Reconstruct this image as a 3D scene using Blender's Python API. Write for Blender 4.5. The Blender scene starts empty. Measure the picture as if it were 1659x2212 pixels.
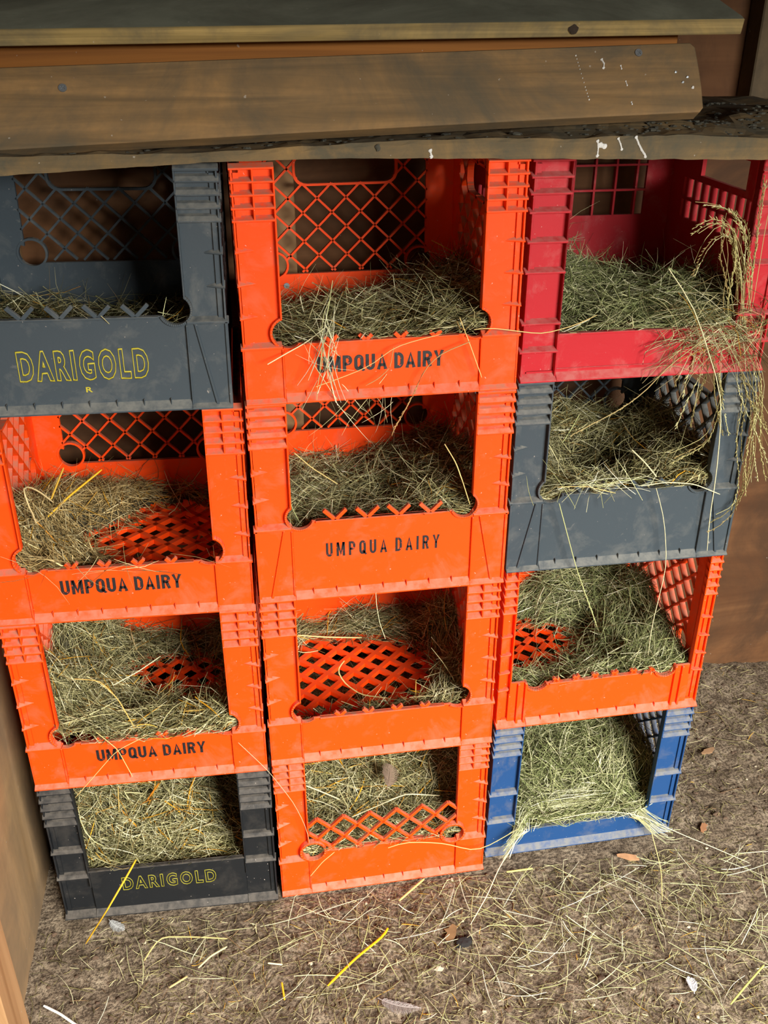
import bpy, math, random
import numpy as np
from mathutils import Vector, Matrix, noise
from mathutils.geometry import tessellate_polygon

scene = bpy.context.scene
col = scene.collection
rng = np.random.default_rng(7)
random.seed(7)

# ------------------------------------------------------------------ camera
cam_data = bpy.data.cameras.new('camera')
cam = bpy.data.objects.new('camera', cam_data)
col.objects.link(cam)
cam.location = (-0.1709, -1.0549, 1.2536)
cam.rotation_euler = (1.0777, 0.0, -0.1609)
cam_data.sensor_fit = 'VERTICAL'
cam_data.sensor_height = 24.0
cam_data.sensor_width = 18.0
cam_data.lens = 2047.0 * 24.0 / 2212.0
cam_data.clip_start = 0.02
scene.camera = cam

# ------------------------------------------------------------------ view / world / light
scene.view_settings.view_transform = 'Standard'
scene.view_settings.look = 'None'
scene.view_settings.exposure = 0.0
scene.view_settings.gamma = 1.0
scene.view_settings.use_curve_mapping = False
world = bpy.data.worlds.new('world')
scene.world = world
world.use_nodes = True
world.node_tree.nodes['Background'].inputs[0].default_value = (0.75, 0.87, 1.0, 1)
world.node_tree.nodes['Background'].inputs[1].default_value = 0.04


def area_light(name, loc, target, sx, sy, power, color):
    l = bpy.data.lights.new(name, 'AREA')
    l.shape = 'RECTANGLE'
    l.size = sx
    l.size_y = sy
    l.energy = power
    l.color = color
    o = bpy.data.objects.new(name, l)
    col.objects.link(o)
    o.location = loc
    d = Vector(target) - Vector(loc)
    o.rotation_euler = d.to_track_quat('-Z', 'Y').to_euler()
    return o


# daylight through the open door of the shed, behind the camera
area_light('door_daylight', (1.0, -2.6, 1.95), (0.05, 0.0, 0.30), 1.2, 1.3, 430.0, (1.0, 0.98, 0.94))

# ------------------------------------------------------------------ helpers


def srgb(r, g, b):
    def f(c):
        c /= 255.0
        return c / 12.92 if c <= 0.04045 else ((c + 0.055) / 1.055) ** 2.4
    return (f(r), f(g), f(b), 1.0)


def tag(o, label=None, cat=None, group=None, kind=None):
    if label:
        o['label'] = label
    if cat:
        o['category'] = cat
    if group:
        o['group'] = group
    if kind:
        o['kind'] = kind
    return o


class MB:
    """collects polygons for one mesh"""

    def __init__(s):
        s.v = []
        s.f = []

    def add(s, vs, fs):
        n = len(s.v)
        s.v += [tuple(p) for p in vs]
        s.f += [tuple(i + n for i in f) for f in fs]

    def box(s, x0, x1, y0, y1, z0, z1):
        if x0 > x1:
            x0, x1 = x1, x0
        s.add([(x0, y0, z0), (x1, y0, z0), (x1, y1, z0), (x0, y1, z0), (x0, y0, z1), (x1, y0, z1), (x1, y1, z1), (x0, y1, z1)],
              [(0, 3, 2, 1), (4, 5, 6, 7), (0, 1, 5, 4), (1, 2, 6, 5), (2, 3, 7, 6), (3, 0, 4, 7)])

    def prism(s, polys, d0, d1, mp):
        """polys: list of closed 2d loops (first the outline, others holes); extruded d0..d1; mp(a,b,d)->xyz"""
        loops = [[Vector((a, b, 0)) for a, b in p] for p in polys]
        tris = tessellate_polygon(loops)
        flat = [p for l in polys for p in l]
        n = len(flat)
        vs = [mp(a, b, d0) for a, b in flat] + [mp(a, b, d1) for a, b in flat]
        fs = [tuple(t) for t in tris] + [tuple(i + n for i in reversed(t)) for t in tris]
        k = 0
        for l in polys:
            m = len(l)
            for i in range(m):
                j = (i + 1) % m
                fs.append((k + i, k + j, k + j + n, k + i + n))
            k += m
        s.add(vs, fs)

    def mesh(s, name, mats):
        me = bpy.data.meshes.new(name)
        me.from_pydata(s.v, [], s.f)
        import bmesh
        bm = bmesh.new()
        bm.from_mesh(me)
        bmesh.ops.recalc_face_normals(bm, faces=bm.faces)
        bm.to_mesh(me)
        bm.free()
        for m in mats:
            me.materials.append(m)
        return me


def obj(name, me, parent=None, bevel=0.0):
    o = bpy.data.objects.new(name, me)
    col.objects.link(o)
    if parent is not None:
        o.parent = parent
    if bevel:
        b = o.modifiers.new('edge', 'BEVEL')
        b.width = bevel
        b.segments = 1
        b.limit_method = 'ANGLE'
        b.angle_limit = 0.9
    return o


FRONT = lambda a, b, d: (a, d, b)          # 2d = (x, z), extruded in y
SIDE = lambda a, b, d: (d, a, b)           # 2d = (y, z), extruded in x
TOP = lambda a, b, d: (a, b, d)            # 2d = (x, y), extruded in z


def lattice(mb, a0, a1, b0, b1, width, d0, d1, mp, pitch=0.041, pa=0.0, pb=0.0, holes=()):
    """two sets of diagonal bars in a rectangle; holes = list of callables inside(a,b)"""
    for sg in (1, -1):
        # line b - pb = sg*(a - pa) + k*pitch
        span = (a1 - a0) + (b1 - b0) + 2 * pitch
        kmax = int(span / pitch) + 3
        for k in range(-kmax, kmax + 1):
            run = None
            n = int((a1 - a0) / 0.0015)
            segs = []
            for i in range(n + 1):
                a = a0 + (a1 - a0) * i / n
                b = pb + sg * (a - pa) + k * pitch
                ok = b0 <= b <= b1 and not any(h(a, b) for h in holes)
                if ok:
                    if run is None:
                        run = [a, b, a, b]
                    run[2] = a
                    run[3] = b
                if (not ok or i == n) and run is not None:
                    if run[2] - run[0] > 0.0025:
                        segs.append(run)
                    run = None
            for (p, q, r, t) in segs:
                dx, dy = r - p, t - q
                L = math.hypot(dx, dy)
                nx, ny = -dy / L * width / 2, dx / L * width / 2
                ex, ey = dx / L * 0.0022, dy / L * 0.0022
                p -= ex; q -= ey; r += ex; t += ey
                pts = [(p + nx, q + ny), (p - nx, q - ny), (r - nx, t - ny), (r + nx, t + ny)]
                vs = [mp(a, b, d0) for a, b in pts] + [mp(a, b, d1) for a, b in pts]
                mb.add(vs, [(0, 1, 2, 3), (7, 6, 5, 4), (0, 4, 5, 1), (1, 5, 6, 2), (2, 6, 7, 3), (3, 7, 4, 0)])


def arc(ca, cb, r, t0, t1, n=14):
    return [(ca + r * math.cos(t0 + (t1 - t0) * i / n), cb + r * math.sin(t0 + (t1 - t0) * i / n)) for i in range(n + 1)]


def ring(mb, ca, cb, r, w, d0, d1, mp, t0=0.0, t1=2 * math.pi, n=22):
    inner = arc(ca, cb, r, t0, t1, n)
    outer = arc(ca, cb, r + w, t0, t1, n)
    for i in range(n):
        pts = [inner[i], inner[i + 1], outer[i + 1], outer[i]]
        vs = [mp(a, b, d0) for a, b in pts] + [mp(a, b, d1) for a, b in pts]
        mb.add(vs, [(0, 1, 2, 3), (7, 6, 5, 4), (0, 4, 5, 1), (1, 5, 6, 2), (2, 6, 7, 3), (3, 7, 4, 0)])


# ------------------------------------------------------------------ materials
def nodes_of(m):
    m.use_nodes = True
    nt = m.node_tree
    nt.nodes.clear()
    out = nt.nodes.new('ShaderNodeOutputMaterial')
    b = nt.nodes.new('ShaderNodeBsdfPrincipled')
    nt.links.new(b.outputs[0], out.inputs[0])
    return nt, b


def N(nt, t, **kw):
    n = nt.nodes.new(t)
    for k, v in kw.items():
        setattr(n, k, v)
    return n


def noise_node(nt, vec, scale, detail=4.0, rough=0.6, dist=0.0):
    n = N(nt, 'ShaderNodeTexNoise')
    n.inputs['Scale'].default_value = scale
    n.inputs['Detail'].default_value = detail
    n.inputs['Roughness'].default_value = rough
    n.inputs['Distortion'].default_value = dist
    nt.links.new(vec, n.inputs['Vector'])
    return n.outputs['Fac']


def ramp(nt, fac, stops):
    r = N(nt, 'ShaderNodeValToRGB')
    e = r.color_ramp.elements
    while len(e) < len(stops):
        e.new(0.5)
    for i, (p, c) in enumerate(stops):
        e[i].position = p
        e[i].color = c if len(c) == 4 else (*c, 1)
    nt.links.new(fac, r.inputs[0])
    return r.outputs[0]


def mix(nt, fac, a, b):
    m = N(nt, 'ShaderNodeMix', data_type='RGBA')
    for s, v in ((0, fac), (6, a), (7, b)):
        if hasattr(v, 'links'):
            nt.links.new(v, m.inputs[s])
        else:
            m.inputs[s].default_value = v
    return m.outputs[2]


def math_n(nt, op, a, b=None):
    m = N(nt, 'ShaderNodeMath', operation=op)
    for s, v in ((0, a), (1, b)):
        if v is None:
            continue
        if hasattr(v, 'links'):
            nt.links.new(v, m.inputs[s])
        else:
            m.inputs[s].default_value = v
    return m.outputs[0]


W1 = (1, 1, 1, 1)
K1 = (0, 0, 0, 1)


def mapping(nt, scale=(1, 1, 1), rot=(0, 0, 0), seed=0.0):
    tc = N(nt, 'ShaderNodeTexCoord')
    mp = N(nt, 'ShaderNodeMapping')
    mp.inputs['Scale'].default_value = scale
    mp.inputs['Rotation'].default_value = rot
    mp.inputs['Location'].default_value = (seed, seed * 0.7, seed * 1.3)
    nt.links.new(tc.outputs['Object'], mp.inputs['Vector'])
    return mp.outputs[0]


def bump(nt, bsdf, h, strength, dist=0.001):
    b = N(nt, 'ShaderNodeBump')
    b.inputs['Strength'].default_value = strength
    b.inputs['Distance'].default_value = dist
    nt.links.new(h, b.inputs['Height'])
    nt.links.new(b.outputs[0], bsdf.inputs['Normal'])


def plastic(name, base, dust, topdust=0.85, grime=0.35, seed=0.0, specks=0.5):
    """moulded polyethylene with scuffs, fly specks and dust lying on every upward face"""
    m = bpy.data.materials.new(name)
    nt, b = nodes_of(m)
    v = mapping(nt, seed=seed)
    # faded / scuffed patches
    f1 = noise_node(nt, v, 22, 6, 0.65, 0.4)
    scuff = ramp(nt, f1, [(0.52, K1), (0.74, W1)])
    c = mix(nt, math_n(nt, 'MULTIPLY', scuff, grime), base, dust)
    f2 = noise_node(nt, v, 60, 4, 0.7, 1.2)
    smear = ramp(nt, f2, [(0.66, K1), (0.72, W1)])
    c = mix(nt, math_n(nt, 'MULTIPLY', smear, grime * 0.8), c, dust)
    f3 = noise_node(nt, v, 260, 2, 0.5)
    sp = ramp(nt, f3, [(0.745, K1), (0.765, W1)])
    c = mix(nt, math_n(nt, 'MULTIPLY', sp, specks), c, (0.62, 0.52, 0.44, 1))
    # settled dust on ledges
    g = N(nt, 'ShaderNodeNewGeometry')
    sx = N(nt, 'ShaderNodeSeparateXYZ')
    nt.links.new(g.outputs['Normal'], sx.inputs[0])
    up = ramp(nt, sx.outputs[2], [(0.35, K1), (0.75, W1)])
    f4 = noise_node(nt, v, 90, 3, 0.6)
    cover = ramp(nt, f4, [(0.30, (0.25, 0.25, 0.25, 1)), (0.62, W1)])
    c = mix(nt, math_n(nt, 'MULTIPLY', math_n(nt, 'MULTIPLY', up, cover), topdust), c, dust)
    nt.links.new(c, b.inputs['Base Color'])
    b.inputs['Roughness'].default_value = 0.55
    b.inputs['Specular IOR Level'].default_value = 0.18
    bump(nt, b, f1, 0.25, 0.002)
    return m


def wood(name, dark, light, grime=None, gscale=(2, 40, 40), amount=0.5, seed=0.0, grimescale=7.0, rough=0.75, bstr=0.3):
    m = bpy.data.materials.new(name)
    nt, b = nodes_of(m)
    v = mapping(nt, scale=gscale, seed=seed)
    f = noise_node(nt, v, 1.0, 6, 0.6, 0.8)
    c = ramp(nt, f, [(0.3, dark), (0.7, light)])
    v2 = mapping(nt, seed=seed + 3)
    if grime is not None:
        g = noise_node(nt, v2, grimescale, 6, 0.7, 0.5)
        gm = ramp(nt, g, [(0.5 - 0.35 * amount, K1), (0.62, W1)])
        c = mix(nt, math_n(nt, 'MULTIPLY', gm, 0.85), c, grime)
    sp = ramp(nt, noise_node(nt, v2, 130, 2, 0.5), [(0.75, K1), (0.78, W1)])
    c = mix(nt, math_n(nt, 'MULTIPLY', sp, 0.5), c, (0.45, 0.42, 0.36, 1))
    nt.links.new(c, b.inputs['Base Color'])
    b.inputs['Roughness'].default_value = rough
    b.inputs['Specular IOR Level'].default_value = 0.2
    bump(nt, b, f, bstr, 0.002)
    return m


def simple(name, color, rough=0.6, metal=0.0, var=0.0, scale=40.0):
    m = bpy.data.materials.new(name)
    nt, b = nodes_of(m)
    if var:
        v = mapping(nt)
        f = noise_node(nt, v, scale, 4)
        c2 = tuple(max(0, c * (1 - var)) for c in color[:3]) + (1,)
        nt.links.new(ramp(nt, f, [(0.35, c2), (0.65, color)]), b.inputs['Base Color'])
    else:
        v = mapping(nt)
        f = noise_node(nt, v, scale, 2)
        c2 = tuple(c * 0.93 for c in color[:3]) + (1,)
        nt.links.new(ramp(nt, f, [(0.4, c2), (0.6, color)]), b.inputs['Base Color'])
    b.inputs['Roughness'].default_value = rough
    b.inputs['Metallic'].default_value = metal
    return m


def worn_ink(name, ink, under, wear=0.5, seed=0.0):
    m = bpy.data.materials.new(name)
    nt, b = nodes_of(m)
    v = mapping(nt, seed=seed)
    f = noise_node(nt, v, 140, 5, 0.7)
    w = ramp(nt, f, [(wear, K1), (wear + 0.08, W1)])
    nt.links.new(mix(nt, w, ink, under), b.inputs['Base Color'])
    b.inputs['Roughness'].default_value = 0.6
    return m


ORANGE = (0.84, 0.060, 0.002, 1)
ORANGE_DUST = srgb(164, 112, 90)
RED = (0.40, 0.014, 0.020, 1)
GREY = (0.042, 0.055, 0.064, 1)
BLACK = (0.012, 0.013, 0.014, 1)
BLUE = (0.014, 0.055, 0.16, 1)
PL = {
    'orange': plastic('orange_plastic', ORANGE, ORANGE_DUST, 0.9, 0.34, 0.0, 0.45),
    'red': plastic('red_plastic', RED, srgb(176, 104, 98), 0.85, 0.5, 2.0, 0.3),
    'grey': plastic('grey_plastic', GREY, srgb(116, 115, 108), 0.85, 0.38, 4.0, 0.3),
    'black': plastic('black_plastic', BLACK, srgb(92, 86, 78), 0.85, 0.20, 6.0, 0.8),
    'blue': plastic('blue_plastic', BLUE, srgb(122, 118, 104), 0.8, 0.34, 8.0, 0.7),
}
PL_FLOOR = {
    'orange': plastic('orange_plastic_floor', ORANGE, srgb(150, 95, 70), 0.22, 0.2, 1.0, 0.2),
    'red': plastic('red_plastic_floor', RED, srgb(150, 95, 85), 0.3, 0.2, 3.0, 0.2),
    'grey': plastic('grey_plastic_floor', GREY, srgb(100, 98, 92), 0.3, 0.2, 5.0, 0.2),
    'black': plastic('black_plastic_floor', BLACK, srgb(80, 76, 70), 0.3, 0.2, 7.0, 0.2),
    'blue': plastic('blue_plastic_floor', BLUE, srgb(100, 100, 96), 0.3, 0.2, 9.0, 0.2),
}
INK_BLACK = worn_ink('worn_black_ink', (0.008, 0.007, 0.007, 1), ORANGE, 0.62)
INK_YELLOW = simple('yellow_ink', (0.42, 0.36, 0.02, 1), 0.6)
INK_YELLOW_THIN = simple('faded_yellow_ink', (0.30, 0.27, 0.02, 1), 0.6)
SCREW = simple('galvanised_screw', (0.28, 0.30, 0.31, 1), 0.45, 0.7)

M_PLANK = wood('weathered_plank', srgb(112, 88, 56), srgb(160, 124, 78), srgb(82, 76, 62), (3, 30, 60), 0.5, 1.0, 6.0)
M_SHELF = wood('plywood_edge', srgb(112, 96, 56), srgb(168, 146, 92), srgb(84, 82, 70), (3, 3, 210), 0.25, 2.0, 5.0)
M_SHELFTOP = wood('dusty_plywood_top', srgb(128, 132, 114), srgb(150, 152, 132), srgb(104, 104, 88), (6, 14, 10), 0.35, 2.5, 5.0, 0.9)
M_FASCIA = wood('orange_brown_board', srgb(112, 68, 28), srgb(150, 96, 40), None, (2, 20, 40), 0.4, 3.0)
M_LEDGE = wood('filthy_ledge_board', srgb(104, 86, 56), srgb(146, 116, 72), srgb(72, 72, 62), (3, 30, 60), 0.7, 5.0, 14.0, 0.95, 1.0)
M_BACK = wood('back_wall_plywood', srgb(80, 50, 28), srgb(114, 78, 48), srgb(66, 46, 30), (1.2, 10, 16), 0.3, 7.0, 4.0)
M_SIDE = wood('left_wall_plywood', srgb(132, 104, 70), srgb(172, 140, 100), srgb(112, 94, 72), (10, 12, 1.2), 0.4, 9.0, 4.0)
M_POST = wood('grey_wall_post', srgb(84, 70, 52), srgb(116, 100, 74), srgb(72, 64, 50), (14, 14, 1.5), 0.4, 11.0)
M_STUD = wood('pine_stud', srgb(128, 94, 60), srgb(158, 124, 86), None, (26, 26, 1.6), 0.3, 13.0)
M_ROOF = wood('roof_boards', srgb(60, 48, 36), srgb(88, 72, 54), None, (2, 12, 12), 0.3, 15.0)
M_WHITE = simple('bird_dropping_white', (0.62, 0.62, 0.58, 1), 0.8, 0, 0.2)
M_CRUD = simple('dried_dirt_crust', srgb(78, 76, 64), 0.95, 0, 0.6, 60)

# ------------------------------------------------------------------ the shed
FLOOR_X0, FLOOR_X1, FLOOR_Y0, FLOOR_Y1 = -0.545, 1.75, -1.75, 0.445


def plain_box(name, x0, x1, y0, y1, z0, z1, mat, parent=None, bevel=0.0):
    mb = MB()
    mb.box(x0, x1, y0, y1, z0, z1)
    return obj(name, mb.mesh(name, [mat]), parent, bevel)


tag(plain_box('wall_back', -0.56, 1.78, 0.445, 0.465, -0.02, 2.0, M_BACK), kind='structure')
tag(plain_box('wall_left', -0.560, -0.540, -1.75, 0.443, -0.02, 2.0, M_SIDE), kind='structure')
tag(plain_box('wall_right', 1.76, 1.78, -1.75, 0.443, -0.02, 2.0, M_BACK), kind='structure')
tag(plain_box('shade_header', -0.56, 1.78, -1.42, -1.40, 1.41, 2.0, M_BACK), kind='structure')  # unseen header added behind the camera to keep light off the upper rows
tag(plain_box('ceiling', -0.56, 1.78, -1.75, 0.465, 2.0, 2.02, M_ROOF), kind='structure')


def ground_z(x, y):
    v = Vector((x * 9, y * 9, 0))
    h = 0.006 * noise.fractal(v, 0.9, 2.1, 5)
    h += 0.0030 * noise.fractal(Vector((x * 45, y * 45, 3)), 0.8, 2.1, 3)
    if y > 0.30 and x > 0.45:           # dirt banked against the back wall
        h += 0.012 * min(1, (y - 0.30) / 0.12) * (0.6 + noise.noise(Vector((x * 14, y * 10, 1))))
    if y > -0.05 and x < 0.52:
        h = min(h, 0.0) * 0.5
    return h - 0.003


nx, ny = 300, 300
xs = np.linspace(FLOOR_X0, 1.3, nx)
ys = np.linspace(-0.85, FLOOR_Y1, ny)
gv = [(float(x), float(y), ground_z(float(x), float(y))) for y in ys for x in xs]
gf = [(j * nx + i, j * nx + i + 1, (j + 1) * nx + i + 1, (j + 1) * nx + i) for j in range(ny - 1) for i in range(nx - 1)]
# coarse apron out to the walls
k0 = len(gv)
gv += [(FLOOR_X0, -1.75, -0.004), (1.76, -1.75, -0.004), (1.76, -0.85, -0.004), (FLOOR_X0, -0.85, -0.004),
       (1.3, -0.85, -0.004), (1.76, 0.445, -0.004), (1.3, 0.445, -0.004)]
gf += [(k0, k0 + 1, k0 + 2, k0 + 3), (k0 + 4, k0 + 2, k0 + 5, k0 + 6)]
gm = bpy.data.meshes.new('floor')
gm.from_pydata(gv, [], gf)
gm.polygons.foreach_set('use_smooth', [True] * len(gm.polygons))
M_DIRT = bpy.data.materials.new('dirt_floor')
nt, b = nodes_of(M_DIRT)
v = mapping(nt)
f = noise_node(nt, v, 26, 8, 0.75)
c = ramp(nt, f, [(0.30, srgb(68, 56, 42)), (0.5, srgb(134, 118, 98)), (0.72, srgb(180, 164, 138))])
f2 = noise_node(nt, v, 210, 4, 0.7)
c = mix(nt, ramp(nt, f2, [(0.42, (0.75, 0.75, 0.75, 1)), (0.55, K1)]), c, srgb(50, 40, 32))
c = mix(nt, ramp(nt, noise_node(nt, v, 330, 2, 0.5), [(0.70, K1), (0.73, (0.7, 0.7, 0.7, 1))]), c, srgb(196, 184, 160))
nt.links.new(c, b.inputs['Base Color'])
b.inputs['Roughness'].default_value = 0.95
b.inputs['Specular IOR Level'].default_value = 0.1
bump(nt, b, math_n(nt, 'ADD', f, f2), 0.9, 0.006)
gm.materials.append(M_DIRT)
tag(obj('floor', gm), kind='structure')

# studs
tag(plain_box('wall_stud', -0.540, -0.490, -0.310, -0.250, 0.0, 1.995, M_STUD, None, 0.0015),
    'pale pine stud standing upright against the left wall near the camera', 'stud')
tag(plain_box('wall_stud', -0.108, -0.070, 0.385, 0.444, 0.0, 1.995, M_STUD, None, 0.0015),
    'pale pine stud on the back wall seen through the lattice of the upper middle crate', 'stud')
tag(plain_box('wall_stud', -0.52, -0.475, 0.385, 0.444, 0.0, 1.995, M_STUD, None, 0.0015),
    'pale pine stud on the back wall glimpsed through the left column of crates', 'stud')
tag(plain_box('wall_post', 0.628, 0.760, 0.402, 0.444, 1.124, 1.995, M_POST, None, 0.002),
    'dark grey-brown upright post at the upper right corner behind the ledge', 'post')

# ledge board lying on the crates
xsL = np.linspace(-0.535, 0.60, 90)
BOT = [(-0.54, 1.098), (-0.39, 1.1022), (-0.19, 1.1105), (-0.06, 1.1116), (0.10, 1.108), (0.236, 1.1045), (0.431, 1.0995), (0.62, 1.098)]
TOPZ = [(-0.54, 1.119), (-0.38, 1.1216), (-0.19, 1.1218), (0.0, 1.129), (0.12, 1.130), (0.20, 1.128), (0.29, 1.131), (0.43, 1.1235), (0.62, 1.124)]
interp = lambda T, x: float(np.interp(x, [p[0] for p in T], [p[1] for p in T]))
vs, fs = [], []
ysL = [-0.022, -0.020, -0.012, 0.0, 0.02, 0.05, 0.09, 0.14, 0.20, 0.27, 0.34, 0.443]
nr = len(ysL)
for x in xsL:
    x = float(x)
    zb, zt = interp(BOT, x), interp(TOPZ, x)
    jag = 0.0012 * noise.fractal(Vector((x * 40, 2, 0)), 0.8, 2, 3)
    ringv = []
    for k, y in enumerate(ysL):     # top
        z = zt - 0.002 - 0.08 * max(0, y) * (1 if y < 0.06 else 0.75) * 0.35
        z += 0.0032 * noise.fractal(Vector((x * 26, y * 26, 5)), 0.8, 2.1, 4) * (1 if k > 1 else 0.4)
        if k == 0:
            z = zt - 0.006 + 0.002 * noise.noise(Vector((x * 60, 0, 9)))
        heap = max(0.0, min(1.0, (x - 0.10) / 0.22)) * max(0.0, min(1.0, (y + 0.005) / 0.11))
        z += 0.020 * heap * (0.8 + 0.8 * noise.noise(Vector((x * 9, y * 9, 2))))
        if 0.27 < x < 0.31 and y < 0.03:
            z -= 0.002
        z = max(z, max(zb, 1.106) + 0.004)
        ringv.append((x, y + (0.0015 * noise.noise(Vector((x * 50, z * 90, 3))) if k < 2 else 0), z))
    for y in reversed(ysL):         # underside
        z = zb + jag if y < -0.005 else max(zb, 1.1065)
        ringv.append((x, y, z))
    vs += ringv
m = 2 * nr
for i in range(len(xsL) - 1):
    for k in range(m):
        k2 = (k + 1) % m
        fs.append((i * m + k, i * m + k2, (i + 1) * m + k2, (i + 1) * m + k))
fs.append(tuple(range(m)))
fs.append(tuple((len(xsL) - 1) * m + k for k in reversed(range(m))))
lm = MB()
lm.add(vs, fs)
ledge = obj('ledge_board', lm.mesh('ledge_board', [M_LEDGE]))
tag(ledge, 'soiled grey ledge board lying on top of the crate stacks, spattered white', 'board')
rs = random.Random(3)


def blob(mb, c, rx, ry, rz, seed, n=8):
    vs = []
    rows = 5
    for j in range(1, rows):
        th = math.pi * j / rows
        for i in range(n):
            ph = 2 * math.pi * i / n
            d = Vector((math.sin(th) * math.cos(ph), math.sin(th) * math.sin(ph), math.cos(th)))
            k = 1 + 0.45 * noise.noise(d * 1.7 + Vector((seed * 3.1, seed, 0)))
            vs.append((c[0] + d.x * rx * k, c[1] + d.y * ry * k, c[2] + d.z * rz * k))
    a = len(vs)
    vs += [(c[0], c[1], c[2] + rz), (c[0], c[1], c[2] - rz)]
    fs = [(j * n + i, (j + 1) * n + i, (j + 1) * n + (i + 1) % n, j * n + (i + 1) % n) for j in range(rows - 2) for i in range(n)]
    fs += [(a, i, (i + 1) % n) for i in range(n)] + [(a + 1, (rows - 2) * n + (i + 1) % n, (rows - 2) * n + i) for i in range(n)]
    mb.add(vs, fs)


def streak(name, pts, r, parent, mat=M_WHITE, flat=0.35):
    """dropping run: string of flattened blobs"""
    mb = MB()
    for q, (x, y, z) in enumerate(pts):
        if q:
            px_, py_, pz_ = pts[q - 1]
            for t in (0.25, 0.5, 0.75):
                blob(mb, (px_ + (x - px_) * t, py_ + (y - py_) * t, pz_ + (z - pz_) * t), r * 0.55, r * flat, r * 0.9, q + t)
        blob(mb, (x, y, z), r * (1 if q in (0, len(pts) - 1) else 0.6), r * flat, r, q)
    return obj(name, mb.mesh(name, [mat]), parent)


streak('dropping', [(0.272, -0.0225, 1.126), (0.275, -0.0228, 1.120), (0.279, -0.0228, 1.114), (0.284, -0.0226, 1.108), (0.285, -0.0225, 1.106)], 0.0017, ledge)
streak('dropping', [(0.229, -0.0225, 1.123), (0.230, -0.0228, 1.116), (0.230, -0.0226, 1.108)], 0.0017, ledge)
streak('dropping', [(0.232, -0.0225, 1.119), (0.237, -0.0228, 1.1175)], 0.0028, ledge)
streak('dropping', [(0.252, -0.0225, 1.125), (0.255, -0.0228, 1.119), (0.257, -0.0226, 1.114)], 0.0014, ledge)
streak('dropping', [(0.046, -0.0225, 1.117), (0.047, -0.0226, 1.111)], 0.0020, ledge)
streak('dropping', [(-0.010, -0.0225, 1.122), (-0.0095, -0.0226, 1.120)], 0.0026, ledge, M_CRUD)

crud = MB()
for i in range(800):
    if i < 480:
        x = rs.uniform(0.20, 0.56); y = rs.uniform(0.0, 0.26)
    else:
        x = rs.uniform(-0.52, 0.45); y = rs.uniform(-0.016, 0.10)
    zt = interp(TOPZ, x) - 0.003 - 0.028 * max(0, y)
    zt += 0.020 * max(0.0, min(1.0, (x - 0.10) / 0.22)) * max(0.0, min(1.0, (y + 0.005) / 0.11)) * (0.8 + 0.8 * noise.noise(Vector((x * 9, y * 9, 2))))
    r = rs.uniform(0.0008, 0.0030) * (1.7 if rs.random() < 0.08 else 1)
    blob(crud, (x, y, zt + r * 0.2), r * rs.uniform(1, 1.8), r * rs.uniform(1, 1.6), r * 0.5, i * 0.37, 6)
o = obj('debris', crud.mesh('debris', [M_CRUD]))
tag(o, 'crumbled dirt and moss scattered over the top of the ledge board', 'dirt', kind='stuff')

# tilted plank above the ledge
pl_out = [(-0.538, 1.1935), (0.325, 1.2145), (0.352, 1.2152), (0.3575, 1.2105), (0.3592, 1.190), (0.3600, 1.172), (0.3592, 1.152), (0.3550, 1.1480), (0.20, 1.1440), (-0.10, 1.1350), (-0.538, 1.1205)]


def plank_map(a, b, d):
    y = -0.006 + 0.05 * (b - 1.13) / 0.08
    return (a, y + d * 0.85, b - d * 0.53)


mb = MB()
mb.prism([pl_out], 0.0, 0.019, plank_map)
plank = obj('plank', mb.mesh('plank', [M_PLANK]), None, 0.0015)
tag(plank, 'weathered brown plank leaning above the ledge, screwed near both ends', 'plank')


def screw_head(parent, c, n, r=0.0042):
    """flat head with a cross recess"""
    mb = MB()
    n = Vector(n).normalized()
    u = n.orthogonal().normalized()
    w = n.cross(u)
    pts = [(r * math.cos(t), r * math.sin(t)) for t in [2 * math.pi * i / 16 for i in range(16)]]
    k = r * 0.16
    L = r * 0.6
    cross = [(-k, -L), (k, -L), (k, -k), (L, -k), (L, k), (k, k), (k, L), (-k, L), (-k, k), (-L, k), (-L, -k), (-k, -k)]
    c = Vector(c)
    mb.prism([pts, cross], 0.0, 0.0012, lambda a, b_, d: tuple(c + u * a + w * b_ + n * d))
    mb.prism([pts], -0.0002, 0.0003, lambda a, b_, d: tuple(c + u * a + w * b_ + n * d))
    return obj('screw', mb.mesh('screw', [SCREW]), parent)


nrm = (0, -0.85, 0.53)
for (x, z) in ((-0.323, 1.178), (0.290, 1.205)):
    q = plank_map(x, z, 0)
    screw_head(plank, q, nrm)
for pts in ([(0.218, 1.203), (0.221, 1.190), (0.225, 1.173), (0.228, 1.161)], [(0.247, 1.199), (0.249, 1.195), (0.248, 1.191)], [(0.268, 1.193), (0.2685, 1.190)], [(0.272, 1.178), (0.273, 1.174)], [(0.276, 1.158), (0.2765, 1.156)]):
    streak('dropping', [tuple(Vector(plank_map(x, z, 0)) + Vector((0, -0.0006, 0))) for x, z in pts], 0.0008 if len(pts) != 3 else 0.0014, plank)
for (x, z) in ((0.338, 1.176), (0.344, 1.181), (0.331, 1.186)):
    mbn = MB(); blob(mbn, plank_map(x, z, -0.0003), 0.0016, 0.0006, 0.0016, x * 50)
    obj('nail_head', mbn.mesh('nail_head', [SCREW]), plank)
mbn = MB(); blob(mbn, plank_map(0.349, 1.171, -0.0004), 0.0017, 0.0007, 0.0017, 4)
obj('dropping', mbn.mesh('dropping', [M_WHITE]), plank)

tag(plain_box('fascia_board', -0.538, 0.352, 0.080, 0.099, 1.160, 1.232, M_FASCIA, None, 0.001),
    'orange-brown board running behind the plank under the sloping shelf', 'board')

# sloping plywood shelf, edge towards the camera
SH = math.radians(15)
mb = MB()


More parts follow.
